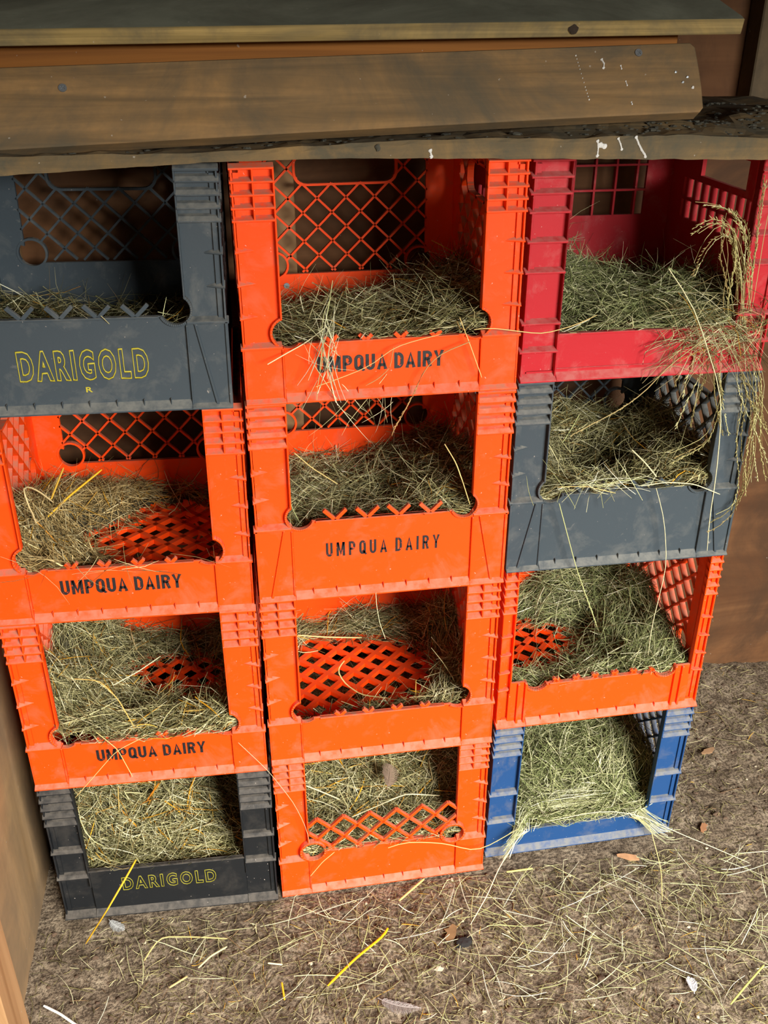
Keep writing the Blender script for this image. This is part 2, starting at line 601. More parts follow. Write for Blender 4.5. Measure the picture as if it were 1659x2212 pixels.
def shelf_map(a, b, d):      # a = x, b = distance up the slope, d = thickness (0 bottom)
    zf = 1.2196 + (a - 0.0) * 0.0095
    return (a, 0.02 + b * math.cos(SH) - d * math.sin(SH), zf + b * math.sin(SH) + d * math.cos(SH))


mb.prism([[(-0.538, 0.0), (0.396, 0.0), (0.398, 0.010), (0.398, 0.41), (-0.538, 0.41)]], 0.0, 0.0155, shelf_map)
me = mb.mesh('shelf', [M_SHELF, M_SHELFTOP])
for p in me.polygons:
    if p.normal.z > 0.8:
        p.material_index = 1
shelf = obj('plywood_shelf', me, None, 0.0008)
tag(shelf, 'sloping dusty plywood panel across the top, cut edge facing forward', 'panel')
mb = MB(); blob(mb, shelf_map(0.205, -0.0008, 0.008), 0.006, 0.0008, 0.005, 2.2)
obj('knot', mb.mesh('knot', [simple('dark_knot', srgb(46, 34, 20), 0.9, 0, 0.3)]), shelf)

# ------------------------------------------------------------------ milk crates
HC = 0.275          # nominal crate height; roots are scaled in z to each crate's own height
A, B = 0.117, 0.1635
CACHE = {}


def back_wall_mesh(kind, mat):
    mb = MB()
    y0, y1 = 0.322, 0.328
    if kind == 'ladder':
        a, z0, z1 = 0.114, 0.143, 0.255
        mb.prism([[(-B, 0), (B, 0), (B, HC), (-B, HC)], [(-a, z0), (a, z0), (a, z1), (-a, z1)]], y0, y1, FRONT)
        for k in range(-3, 4):
            mb.box(0.033 * k - 0.0016 + 0.0155 * 0, 0.033 * k + 0.0016, y0, y1 + 0.002, z0 - 0.001, z1 + 0.001)
        for z in (0.180, 0.217):
            mb.box(-a - 0.001, a + 0.001, y0 + 0.0002, y1 + 0.0018, z - 0.0015, z + 0.0015)
    else:
        a, z0, z1 = 0.115, (0.077 if kind != 'bars' else 0.105), 0.252
        cz = z0 + 0.010
        cr = 0.018
        hole = [(-a, z0 + 0.02)] + [(x, z) for x, z in arc(-0.106, cz, cr, math.pi * 0.78, math.pi * 1.72, 12)] + \
               [(x, z) for x, z in arc(0.106, cz, cr, math.pi * 1.28, math.pi * 2.22, 12)] + [(a, z0 + 0.02), (a, z1), (-a, z1)]
        mb.prism([[(-B, 0), (B, 0), (B, HC), (-B, HC)], hole], y0, y1, FRONT)
        hh = (-0.070, 0.070, 0.203, 0.243)
        holes = [lambda p, q: (abs(p) - 0.106) ** 2 + (q - cz) ** 2 < (cr + 0.002) ** 2,
                 lambda p, q: hh[0] < p < hh[1] and hh[2] < q < hh[3]]
        lattice(mb, -a, a, z0, z1, 0.0030, y0, y1, FRONT, 0.041, 0.0, 0.10, [
            lambda p, q: (abs(p) - 0.106) ** 2 + (q - cz) ** 2 < (cr + 0.002) ** 2,
            lambda p, q: (max(abs(p) - 0.055, 0)) ** 2 + (max(abs(q - 0.223) - 0.005, 0)) ** 2 < 0.0165 ** 2])
        for s in (-1, 1):
            ring(mb, s * 0.106, cz, cr, 0.003, y0 - 0.001, y1 + 0.001, FRONT)
        r1 = [(x, z) for x, z in arc(0.055, 0.228, 0.0155, 0, math.pi / 2, 5)] + [(x, z) for x, z in arc(-0.055, 0.228, 0.0155, math.pi / 2, math.pi, 5)] + \
             [(x, z) for x, z in arc(-0.055, 0.218, 0.0155, math.pi, 1.5 * math.pi, 5)] + [(x, z) for x, z in arc(0.055, 0.218, 0.0155, 1.5 * math.pi, 2 * math.pi, 5)]
        cx, cz2 = 0.0, 0.223
        r2 = [(x * 1.05, cz2 + (z - cz2) * 1.16) for x, z in r1]
        mb.prism([r2, r1], y0 - 0.001, y1 + 0.001, FRONT)
    mb.box(-B, B, y0 - 0.002, y1 + 0.003, HC - 0.006, HC)
    mb.box(-B, B, y0 - 0.0015, y1 + 0.002, 0.0, 0.006)
    return mb.mesh('back_wall', [mat])


def side_wall_mesh(kind, mat, s):
    mb = MB()
    d0, d1 = s * 0.1545, s * 0.1605
    if d0 > d1:
        d0, d1 = d1, d0
    ya, yb = 0.050, 0.280
    if kind == 'ladder':
        mb.prism([[(0.006, 0), (0.326, 0), (0.326, HC), (0.006, HC)], [(ya, 0.148), (yb, 0.148), (yb, 0.205), (ya, 0.205)],
                  [(0.10, 0.214), (0.23, 0.214), (0.23, 0.252), (0.10, 0.252)]], d0, d1, SIDE)
        for k in range(9):
            y = ya + (yb - ya) * (k + 0.5) / 9
            mb.box(d0 - 0.001, d1 + 0.001, y - 0.0035, y + 0.0035, 0.147, 0.206)
        mb.box(d0 - 0.001, d1 + 0.001, ya, yb, 0.174, 0.178)
    else:
        z0, z1 = (0.077 if kind != 'bars' else 0.100), 0.252
        cz = z0 + 0.010
        cr = 0.017
        hole = [(ya, z0 + 0.02)] + arc(0.059, cz, cr, math.pi * 0.8, math.pi * 1.72, 12) + arc(0.271, cz, cr, math.pi * 1.28, math.pi * 2.2, 12) + [(yb, z0 + 0.02), (yb, z1), (ya, z1)]
        mb.prism([[(0.006, 0), (0.326, 0), (0.326, HC), (0.006, HC)], hole], d0, d1, SIDE)
        e0, e1 = (d0 - 0.0015, d1 + 0.0015)
        lattice(mb, ya, yb, z0, z1, 0.0030, e0, e1, SIDE, 0.041, 0.165, 0.10, [
            lambda p, q: (abs(p - 0.165) - 0.106) ** 2 + (q - cz) ** 2 < (cr + 0.002) ** 2,
            lambda p, q: (max(abs(p - 0.165) - 0.055, 0)) ** 2 + (max(abs(q - 0.223) - 0.005, 0)) ** 2 < 0.0165 ** 2])
        for c_ in (0.059, 0.271):
            ring(mb, c_, cz, cr, 0.003, e0, e1, SIDE)
        r1 = arc(0.22, 0.228, 0.0155, 0, math.pi / 2, 5) + arc(0.11, 0.228, 0.0155, math.pi / 2, math.pi, 5) + \
            arc(0.11, 0.218, 0.0155, math.pi, 1.5 * math.pi, 5) + arc(0.22, 0.218, 0.0155, 1.5 * math.pi, 2 * math.pi, 5)
        r2 = [(0.165 + (x - 0.165) * 1.05, 0.223 + (z - 0.223) * 1.16) for x, z in r1]
        mb.prism([r2, r1], e0, e1, SIDE)
    mb.box(min(d0, d1) - 0.0015, max(d0, d1) + 0.0025, 0.006, 0.326, HC - 0.006, HC)
    mb.box(min(d0, d1) - 0.001, max(d0, d1) + 0.002, 0.006, 0.326, 0.0, 0.006)
    # outer stiffening ribs
    for z in (0.21, 0.225, 0.24, 0.255):
        for y in (0.012, 0.290):
            mb.box(s * 0.160, s * 0.1640, y, y + 0.03, z - 0.001, z + 0.001)
    return mb.mesh('side_wall', [mat])


def floor_mesh(kind, mat):
    mb = MB()
    z0, z1 = 0.004, 0.0115
    w = 0.150
    mb.prism([[(-w - 0.006, 0.006), (w + 0.006, 0.006), (w + 0.006, 0.324), (-w - 0.006, 0.324)],
              [(-w + 0.016, 0.026), (w - 0.016, 0.026), (w - 0.016, 0.304), (-w + 0.016, 0.304)]], z0, z1, TOP)
    lattice(mb, -w + 0.014, w - 0.014, 0.024, 0.306, 0.0078, z0, z1, TOP, 0.0425, 0.0, 0.165)
    return mb.mesh('floor_grid', [mat])


def post_mesh(kind, mat, s):
    """front corner post, s = -1 left / +1 right"""
    mb = MB()
    narrow = kind == 'narrow'
    a = 0.1440 if narrow else A
    b = B
    yp = 0.0090
    X = lambda u: s * u
    # panel outline with the bite of the corner hole
    if kind in ('grid', 'bars', 'stub'):
        hu, hz, hr = (0.107, 0.120, 0.0165) if kind == 'bars' else (0.1115, 0.0865, 0.0175)
        t = math.acos((a - hu) / hr)
        bite = arc(hu, hz, hr, -t, t, 12)
        poly = [(b, 0.0), (b, HC), (a, HC)] + [(p, q) for p, q in reversed(bite)] + [(a, 0.0)]
        zr = hz + hr * math.sin(t)
        ring(mb, s * hu, hz, hr, 0.0028, 0.0015, yp + 0.003, FRONT, -t * 0.98 if s > 0 else math.pi - t * 0.98, t * 0.98 if s > 0 else math.pi + t * 0.98, 12)
    else:
        poly = [(b, 0.0), (b, HC), (a, HC), (a, 0.0)]
        zr = 0.062
    mb.prism([[(X(p), q) for p, q in poly]], yp, yp + 0.0032, FRONT)
    # rims
    mb.box(X(a), X(a + 0.0020), 0.0005, yp + 0.0032, zr, HC)
    mb.box(X(b - 0.0022), X(b), 0.0015, 0.028, 0.0, HC)
    mb.box(X(b - 0.0034), X(b - 0.0006), yp, 0.046, 0.0, HC)
    # inner return of the post
    if kind == 'ladder':
        mb.box(X(a), X(a + 0.002), 0.0005, yp + 0.006, 0.0, HC)
    mid = (a + b) / 2

    def ledge_(z, u0, u1, th=0.0022, y0=-0.0002):
        mb.prism([[(y0, z - th), (y0, z), (yp + 0.0005, z + 0.0042), (yp + 0.0005, z - th)]], X(u0), X(u1), SIDE)

    def tab(z):
        u0 = mid + 0.002
        mb.prism([[(X(u0), yp + 0.0005), (X(b + 0.001), yp + 0.0005), (X(b + 0.001), -0.0005)]], z - 0.0020, z, TOP)
        tip, r0, r1, fr = (X(u0), yp, z), (X(b + 0.001), yp, z), (X(b + 0.001), yp, z + 0.0065), (X(b + 0.001), -0.0005, z)
        mb.add([tip, r0, r1, fr], [(0, 1, 2), (0, 2, 3), (1, 3, 2), (0, 3, 1)])

    def shingle(z, hgt=0.0105):
        # rounded ridge: sloping top shoulder, small undercut
        prof = [(yp + 0.001, z + hgt * 0.82), (0.0035, z + hgt * 0.60), (-0.0008, z + 0.0018), (-0.0008, z), (yp + 0.001, z - 0.001)]
        mb.prism([prof], X(a + 0.001), X(b + 0.0018), SIDE)

    if kind in ('grid', 'stub'):
        for z in (HC - 0.0002, 0.2605, 0.2465, 0.2325, 0.2190):
            ledge_(z, a, b + 0.0015)
        mb.box(X(mid - 0.001), X(mid + 0.001), 0.0002, yp + 0.001, 0.218, HC)
        for z in (0.184, 0.146, 0.107):
            tab(z)
        led = 0.0705
    elif kind == 'bars':
        for z in (0.2600, 0.2460, 0.2320, 0.2180):
            shingle(z)
        ledge_(HC - 0.0002, a, b + 0.0015, 0.003)
        for z in (0.184, 0.146):
            tab(z)
        led = 0.106
    elif kind == 'ladder':
        for z in (HC - 0.0004, 0.2560, 0.2370, 0.2155, 0.1800, 0.1430, 0.0780, 0.0410):
            ledge_(z, a, b + 0.004, 0.0024, -0.002)
        led = 0.0
    elif kind == 'black':
        for z in (0.2650, 0.2490, 0.2330, 0.2170, 0.2010):
            shingle(z, 0.012)
        for z in (0.141, 0.085):
            shingle(z, 0.010)
        led = 0.0
    elif kind == 'blue':
        for z in (0.2600, 0.2450, 0.2300, 0.2150):
            shingle(z)
        for z in (0.131, 0.070):
            shingle(z, 0.010)
        led = 0.0
    else:      # narrow
        for z in (0.2640, 0.2510, 0.2380, 0.2230, 0.2090):
            ledge_(z, a, b + 0.0015)
        for z in (0.168, 0.135, 0.102, 0.070):
            mb.prism([[(X(a), yp + 0.0005), (X(b + 0.001), yp + 0.0005), (X(b + 0.001), -0.0008), (X(a + 0.004), 0.001)]], z - 0.0022, z, TOP)
        led = 0.0
    if led:
        lo = 0.1185
        mb.box(X(a if kind == 'bars' else lo), X(b + 0.001), 0.0015, yp + 0.001, 0.0, led)
        ledge_(led + 0.0006, lo, b + 0.0025, 0.0030, -0.001)
        mb.box(X(0.1172), X(0.1192), -0.0006, yp, 0.0, 0.0685 if kind != 'bars' else 0.102)
        if kind == 'bars':
            mb.prism([[(X(0.1265), led - 0.002), (X(0.1290), led - 0.002), (X(0.1500), 0.0), (X(0.1465), 0.0)]], -0.0010, 0.003, FRONT)
            mb.box(X(b - 0.0024), X(b + 0.0012), -0.001, yp, 0.0, led)
    elif kind == 'narrow':
        for u in (0.1185, 0.1300):
            mb.box(X(u), X(u + 0.0035), -0.0008, yp, 0.0, 0.079)
    # flange at the foot
    prof = [(-0.0050, 0.0), (-0.0050, 0.0020), (yp + 0.0005, 0.0115), (yp + 0.002, 0.0115), (yp + 0.002, 0.0)]
    mb.prism([prof], X(a if not narrow else 0.117), X(b + 0.001), SIDE)
    return mb.mesh('corner_post', [mat])


def band_mesh(kind, mat):
    mb = MB()
    bt = {'grid': 0.0735, 'stub': 0.084, 'bars': 0.1135, 'ladder': 0.0625, 'black': 0.097, 'blue': 0.0470, 'narrow': 0.0735}[kind]
    y0, y1 = 0.0035, 0.0072
    if kind in ('grid', 'bars', 'stub'):
        hu, hz, hr = (0.107, 0.120, 0.0165) if kind == 'bars' else (0.1115, 0.0865, 0.0175)
        ta = -math.acos((A - hu) / hr)
        tb = -math.pi - math.asin(max(-1, min(1, (bt - hz) / hr)))
        rt = arc(hu, hz, hr, ta, tb, 12)
        lf = [(-p, q) for p, q in reversed(rt)]
        mb.prism([[(-A, 0), (A, 0)] + rt + lf], y0, y1, FRONT)
        ring(mb, hu, hz, hr, 0.0030, 0.0005, y1 + 0.001, FRONT, tb, ta, 14)
        ring(mb, -hu, hz, hr, 0.0030, 0.0005, y1 + 0.001, FRONT, math.pi - ta, math.pi - tb, 14)
        e = hu - hr - 0.003
        stub = {'grid': 0.0055, 'bars': 0.0125, 'stub': 0.066}[kind]
        inh = lambda p, q: (abs(p) - hu) ** 2 + (q - hz) ** 2 < (hr + 0.001) ** 2
        lattice(mb, -0.1155, 0.1155, bt - 0.001, bt + stub, 0.0046, y0 - 0.001, y1 + 0.001, FRONT, 0.0413, 0.0207, bt - 0.001 if kind != 'stub' else 0.1505, [inh])
        if kind == 'stub':
            for s in (-1, 1):
                ring(mb, s * hu, hz, hr, 0.0034, -0.001, y1 + 0.001, FRONT)
    elif kind == 'narrow':
        hu, hz, hr, w = 0.103, 0.080, 0.0165, 0.146
        ta = math.asin((0.080 - hz) / hr)
        tb = -math.pi - math.asin((bt - hz) / hr)
        rt = arc(hu, hz, hr, ta, tb, 12)
        mb.prism([[(-w, 0), (w, 0), (w, 0.080)] + rt + [(-p, q) for p, q in reversed(rt)] + [(-w, 0.080)]], y0, y1, FRONT)
        for s in (-1, 1):
            ring(mb, s * hu, hz, hr, 0.003, 0.0, y1 + 0.003, FRONT, (tb if s > 0 else math.pi), (0 if s > 0 else math.pi - tb), 12)
        e = 0.083
        lattice(mb, -e, e, bt - 0.001, bt + 0.007, 0.0046, y0 - 0.001, y1 + 0.001, FRONT, 0.0413 * 0.75, 0.0207, bt + 0.003)
    else:
        mb.prism([[(-A, 0), (A, 0), (A, bt), (-A, bt)]], y0, y1, FRONT)
        e = A
    mb.box(-e, e, 0.0010, y1 + 0.0015, bt - 0.0026, bt)
    prof = [(-0.0050, 0.0), (-0.0050, 0.0020), (y0 + 0.0003, 0.0110), (y1, 0.0110), (y1, 0.0)]
    mb.prism([prof], -A, A, SIDE)
    if kind in ('grid', 'stub', 'narrow', 'bars'):
        for k in range(-3, 4):
            mb.box(k * 0.031 - 0.0005, k * 0.031 + 0.0005, -0.0008, y0, 0.0050, 0.0140)
    if kind == 'ladder':
        mb.box(-A, A, 0.0012, y0, 0.0145, 0.0160)
    return mb.mesh('front_band', [mat])


def text_mesh(body, height, width, mat, outline=False, bold=0.02):
    cu = bpy.data.curves.new('lettering', 'FONT')
    cu.body = body
    cu.align_x = 'CENTER'
    cu.offset = bold
    cu.resolution_u = 3
    if outline:
        cu.fill_mode = 'NONE'
        cu.bevel_depth = 0.024
        cu.bevel_resolution = 0
        cu.space_character = 1.32
    else:
        cu.extrude = 0.004
    t = bpy.data.objects.new('lettering_tmp', cu)
    col.objects.link(t)
    bpy.context.view_layer.update()
    dg = bpy.context.evaluated_depsgraph_get()
    me = bpy.data.meshes.new_from_object(t.evaluated_get(dg))
    bpy.data.objects.remove(t)
    bpy.data.curves.remove(cu)
    co = np.zeros(len(me.vertices) * 3)
    me.vertices.foreach_get('co', co)
    co = co.reshape(-1, 3)
    mn, mx = co.min(0), co.max(0)
    x = (co[:, 0] - (mn[0] + mx[0]) / 2) / (mx[0] - mn[0]) * width
    z = (co[:, 1] - mn[1]) / (mx[1] - mn[1]) * height
    d = (co[:, 2] - mn[2]) / max(1e-6, (mx[2] - mn[2])) * (0.0005 if not outline else 0.0007)
    out = np.stack([x, -d, z], 1)
    me.vertices.foreach_set('co', out.ravel())
    me.materials.clear()
    me.materials.append(mat)
    me.update()
    me.name = 'lettering'
    return me


def stroke_text(body, height, width, mat, weight=0.17, cw=0.50, gap=0.17):
    """condensed bold capitals drawn as mitred strokes"""
    h = weight / 2

    def arc_(cx, cy, rx, ry, t0, t1, n=7):
        return [(cx + rx * math.cos(t0 + (t1 - t0) * i / n), cy + ry * math.sin(t0 + (t1 - t0) * i / n)) for i in range(n + 1)]
    P2 = math.pi / 2

    def glyph(ch):
        w = cw
        l, r, t, b_ = h, w - h, 1 - h, h
        q = 0.22
        if ch == 'U':
            return w, [[(l, 1), (l, b_ + q)] + arc_(w / 2, b_ + q, w / 2 - h, q, math.pi, 2 * math.pi) + [(r, 1)]], []
        if ch == 'M':
            w = cw * 1.28
            r = w - h
            return w, [[(l, 0), (l, 1)], [(l + 0.02, 1), (w / 2, 0.18), (r - 0.02, 1)], [(r, 1), (r, 0)]], []
        if ch == 'P':
            return w, [[(l, 0), (l, t), (w * 0.5, t)] + arc_(w * 0.5, (t + 0.46) / 2, w * 0.5 - h, (t - 0.46) / 2, P2, -P2) + [(l, 0.46)]], []
        if ch == 'R':
            return w, [[(l, 0), (l, t), (w * 0.5, t)] + arc_(w * 0.5, (t + 0.50) / 2, w * 0.5 - h, (t - 0.50) / 2, P2, -P2) + [(l, 0.50)], [(w * 0.55, 0.50), (r + 0.01, 0)]], []
        if ch in 'QO':
            lp = arc_(w / 2, t - q, w / 2 - h, q, 0, math.pi) + arc_(w / 2, b_ + q, w / 2 - h, q, math.pi, 2 * math.pi)
            return w, ([[(w * 0.52, 0.28), (w + 0.02, -0.05)]] if ch == 'Q' else []), [lp]
        if ch == 'D':
            lp = [(l, b_), (w * 0.42, b_)] + arc_(w * 0.42, b_ + 0.26, r - w * 0.42, 0.26, -P2, 0) + arc_(w * 0.42, t - 0.26, r - w * 0.42, 0.26, 0, P2) + [(l, t)]
            return w, [], [lp]
        if ch == 'A':
            w = cw * 1.08
            return w, [[(h * 0.9, 0), (w / 2, 0.97), (w - h * 0.9, 0)], [(w * 0.22, 0.28), (w * 0.78, 0.28)]], []
        if ch == 'I':
            return weight, [[(h, 0), (h, 1)]], []
        if ch == 'Y':
            w = cw * 1.05
            return w, [[(h * 0.8, 1), (w / 2, 0.45), (w - h * 0.8, 1)], [(w / 2, 0.5), (w / 2, 0)]], []
        return 0.30, [], []

    def offset(pts, d, closed):
        n = len(pts)
        out = []
        for i in range(n):
            p = Vector(pts[i])
            a_ = Vector(pts[i - 1]) if (closed or i > 0) else None
            c_ = Vector(pts[(i + 1) % n]) if (closed or i < n - 1) else None
            d1 = (p - a_).normalized() if a_ is not None and (p - a_).length > 1e-6 else None
            d2 = (c_ - p).normalized() if c_ is not None and (c_ - p).length > 1e-6 else None
            if d1 is None:
                d1 = d2
            if d2 is None:
                d2 = d1
            n1 = Vector((-d1.y, d1.x))
            n2 = Vector((-d2.y, d2.x))
            m = (n1 + n2)
            m = m.normalized() if m.length > 0.3 else n1
            k = min(1.6, 1 / max(0.3, m.dot(n1)))
            out.append(tuple(p + m * d * k))
        return out
    quads = []
    x = 0.0
    for ch in body:
        w, opens, loops_ = glyph(ch)
        for pts, cl in [(p, False) for p in opens] + [(p, True) for p in loops_]:
            pts2 = [pts[0]] + [p for i, p in enumerate(pts[1:]) if (Vector(p) - Vector(pts[i])).length > 1e-4]
            A_ = offset(pts2, h, cl)
            B_ = offset(pts2, -h, cl)
            n = len(pts2)
            for i in range(n if cl else n - 1):
                j = (i + 1) % n
                quads.append([(x + p[0], p[1]) for p in (A_[i], A_[j], B_[j], B_[i])])
        x += w + (gap if ch != ' ' else 0.0)
    total = x - gap
    mb = MB()
    for qd in quads:
        pp = [((p - total / 2) / total * width, max(-0.05, min(1.0, q)) * height) for p, q in qd]
        vs = [(a_, 0.0, b_) for a_, b_ in pp] + [(a_, -0.0004, b_) for a_, b_ in pp]
        mb.add(vs, [(0, 1, 2, 3), (7, 6, 5, 4), (0, 4, 5, 1), (1, 5, 6, 2), (2, 6, 7, 3), (3, 7, 4, 0)])
    return mb.mesh('lettering', [mat])


CR = [[[-0.3438, 0.0191, -0.0208, -0.0127, 0.8306, 1.1022], [-0.3372, 0.0142, -0.0205, -0.0127, 0.5452, 0.8306], [-0.3362, 0.0086, -0.0327, -0.0004, 0.2662, 0.5452], [-0.3347, 0.003, -0.0409, -0.0004, 0.0, 0.2662]],
      [[0.0008, 0.0024, 0.0047, 0.0042, 0.8357, 1.1023], [-0.0005, -0.0022, 0.0, 0.0, 0.5594, 0.8357], [-0.0009, -0.0009, -0.0077, 0.0032, 0.2755, 0.5594], [0.0007, 0.0008, 0.0029, 0.0062, 0.0, 0.2755]],
      [[0.3452, 0.0394, -0.0031, -0.0021, 0.8283, 1.0972], [0.3442, 0.0362, -0.0108, 0.0008, 0.5482, 0.8283], [0.3429, 0.0307, 0.0093, -0.0006, 0.2711, 0.5482], [0.3383, 0.0271, 0.0214, -0.0131, 0.0, 0.2711]]]
# (column, row): kind, colour, label
SPEC = {
    (0, 0): ('bars', 'grey', 'dark grey crate with large yellow outlined letters, top of the left stack'),
    (0, 1): ('grid', 'orange', 'orange crate with black lettering, directly under the upper grey lettered crate'),
    (0, 2): ('grid', 'orange', 'orange lettered crate heaped with hay, standing on the black crate'),
    (0, 3): ('black', 'black', 'black crate with thin yellow letters on the ground by the left wall'),
    (1, 0): ('grid', 'orange', 'orange lettered crate at the top of the middle stack, straw stems hanging over it'),
    (1, 1): ('bars', 'orange', 'orange lettered crate with ridged corner posts, second from top in the middle stack'),
    (1, 2): ('grid', 'orange', 'orange unlettered crate whose lattice floor shows inside a ring of hay, middle stack'),
    (1, 3): ('stub', 'orange', 'orange crate keeping a strip of zigzag lattice in its front, on the ground'),
    (2, 0): ('ladder', 'red', 'pinkish red crate with ladder-like corner posts, top of the right stack'),
    (2, 1): ('bars', 'grey', 'blue-grey unlettered crate between the red crate and an orange one'),
    (2, 2): ('narrow', 'orange', 'orange crate with narrow corner posts, standing on the blue crate'),
    (2, 3): ('blue', 'blue', 'blue crate on the ground with hay spilling over its front'),
}
ROOTS = {}


def cached(fn, kind, colr, mat, *a):
    k = (fn.__name__, kind, colr) + a
    if k not in CACHE:
        CACHE[k] = fn(kind, mat, *a)
    return CACHE[k]


for (c_, r_), (kind, colr, label) in SPEC.items():
    x, y, yaw, roll, zb, zt = CR[c_][r_]
    root = bpy.data.objects.new('milk_crate', None)
    col.objects.link(root)
    root.location = (x, y, zb + 0.0004)
    root.rotation_euler = (0, -roll, yaw)
    root.scale = (1, 1, (zt - zb - 0.0008) / HC)
    tag(root, label, 'crate', 'milk crates stacked as nest boxes')
    ROOTS[(c_, r_)] = root
    mat = PL[colr]
    bk = kind if kind in ('ladder', 'bars') else 'grid'
    obj('floor_grid', cached(floor_mesh, 'f', colr, PL_FLOOR[colr]), root)
    obj('back_wall', cached(back_wall_mesh, bk, colr, mat), root)
    obj('side_wall', cached(side_wall_mesh, bk, colr, mat, -1), root)
    obj('side_wall', cached(side_wall_mesh, bk, colr, mat, 1), root)
    obj('corner_post', cached(post_mesh, kind, colr, mat, -1), root, 0.0005)
    obj('corner_post', cached(post_mesh, kind, colr, mat, 1), root, 0.0005)
    obj('front_band', cached(band_mesh, kind, colr, mat), root, 0.0004)


def lettering(cr, me, u, z, rot=0.0, y=0.0034, label=None):
    o = obj('lettering', me, ROOTS[cr])
    o.location = (u, y, z)
    o.rotation_euler = (0, -rot, 0)
    if label:
        o['label'] = label
    return o


ump = stroke_text('UMPQUA DAIRY', 0.0205, 0.152, INK_BLACK, 0.19, 0.54, 0.11)
ump_thin = stroke_text('UMPQUA DAIRY', 0.0205, 0.150, INK_BLACK, 0.15, 0.44, 0.26)
dg_big = text_mesh('DARIGOLD', 0.0390, 0.146, INK_YELLOW, True, 0.04)
dg_sm = text_mesh('DARIGOLD', 0.0300, 0.143, INK_YELLOW_THIN, True, 0.03)
r_me = text_mesh('R', 0.0065, 0.0075, INK_YELLOW, False, 0.02)
lettering((1, 0), ump, -0.003, 0.0345, 0, label='black printed capitals')
lettering((0, 1), ump, -0.003, 0.0360, 0, label='black printed capitals')
lettering((0, 2), ump, 0.003, 0.0380, 0, label='black printed capitals')
lettering((1, 1), ump_thin, 0.0, 0.0590, 0, label='black printed capitals, lighter and wider set')
lettering((0, 0), dg_big, -0.0015, 0.0385, 0, label='large yellow outlined capitals')
lettering((0, 0), r_me, 0.001, 0.0245, 0, label='small yellow capital R')
lettering((0, 3), dg_sm, 0.0, 0.0470, 0, label='thin yellow outlined capitals')
screw_head(ROOTS[(1, 0)], (-0.090, 0.3215, 0.0565), (0, -1, 0), 0.0042)
screw_head(ROOTS[(1, 2)], (-0.045, 0.3215, 0.0700), (0, -1, 0), 0.0042)

# ------------------------------------------------------------------ hay
M_HAY = bpy.data.materials.new('hay_stems')
nt, b = nodes_of(M_HAY)
at = N(nt, 'ShaderNodeAttribute', attribute_name='stem_colour')
nt.links.new(at.outputs['Color'], b.inputs['Base Color'])
b.inputs['Roughness'].default_value = 0.6
b.inputs['Specular IOR Level'].default_value = 0.25
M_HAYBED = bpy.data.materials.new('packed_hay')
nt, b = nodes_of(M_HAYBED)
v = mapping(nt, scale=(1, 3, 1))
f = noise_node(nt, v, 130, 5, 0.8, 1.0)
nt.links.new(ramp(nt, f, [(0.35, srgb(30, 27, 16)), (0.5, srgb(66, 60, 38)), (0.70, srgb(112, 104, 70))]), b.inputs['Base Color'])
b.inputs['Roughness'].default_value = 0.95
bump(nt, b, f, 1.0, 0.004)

PAL_HAY = [(srgb(156, 150, 104), 24), (srgb(188, 180, 130), 20), (srgb(112, 108, 66), 22), (srgb(78, 74, 42), 18), (srgb(214, 208, 168), 11), (srgb(126, 104, 60), 8), (srgb(196, 140, 36), 1.2)]
PAL_GREEN = [(srgb(132, 140, 88), 26), (srgb(158, 160, 110), 24), (srgb(98, 104, 60), 22), (srgb(184, 182, 136), 18), (srgb(212, 208, 170), 9), (srgb(72, 72, 42), 12)]
PAL_TAN = [(srgb(166, 142, 92), 30), (srgb(196, 172, 116), 20), (srgb(134, 112, 66), 22), (srgb(104, 88, 50), 16), (srgb(208, 196, 150), 9), (srgb(208, 150, 30), 3)]
PAL_PALE = [(srgb(206, 204, 164), 30), (srgb(186, 186, 136), 30), (srgb(160, 162, 108), 25), (srgb(220, 218, 190), 15)]
PAL_YEL = [(srgb(206, 150, 34), 30), (srgb(196, 158, 70), 30), (srgb(176, 120, 40), 20), (srgb(214, 196, 140), 20)]
PAL_FLOOR = [(srgb(158, 148, 104), 24), (srgb(124, 116, 74), 26), (srgb(92, 84, 54), 22), (srgb(196, 188, 142), 14), (srgb(116, 92, 64), 12), (srgb(206, 160, 60), 1.5)]


def pick(pal, n):
    w = np.array([p[1] for p in pal], float)
    idx = rng.choice(len(pal), n, p=w / w.sum())
    cc = np.array([p[0][:3] for p in pal])[idx]
    return cc * rng.uniform(0.6, 1.35, (n, 1))


def stems_mesh(P, R, COL, sides=3):
    """P: n,k,3 centre lines; R: n,k radii; COL: n,3 -> verts, faces, colours"""
    n, k, _ = P.shape
    T = np.gradient(P, axis=1)
    T /= np.linalg.norm(T, axis=2, keepdims=True) + 1e-9
    ref = np.where(np.abs(T[..., 2:3]) < 0.9, np.array([0, 0, 1.0]), np.array([1.0, 0, 0]))
    U = np.cross(T, ref)
    U /= np.linalg.norm(U, axis=2, keepdims=True) + 1e-9
    V = np.cross(T, U)
    ang = 2 * np.pi * np.arange(sides) / sides
    ring_ = P[:, :, None, :] + R[:, :, None, None] * (np.cos(ang)[None, None, :, None] * U[:, :, None, :] + np.sin(ang)[None, None, :, None] * V[:, :, None, :] * 0.75)
    verts = ring_.reshape(-1, 3)
    base = (np.arange(n) * k * sides)[:, None, None] + (np.arange(k - 1) * sides)[None, :, None]
    j = np.arange(sides)[None, None, :]
    j2 = (j + 1) % sides
    faces = np.stack([base + j, base + j2, base + j2 + sides, base + j + sides], -1).reshape(-1, 4)
    cols = np.repeat(COL, k * sides, axis=0)
    return verts, faces, cols


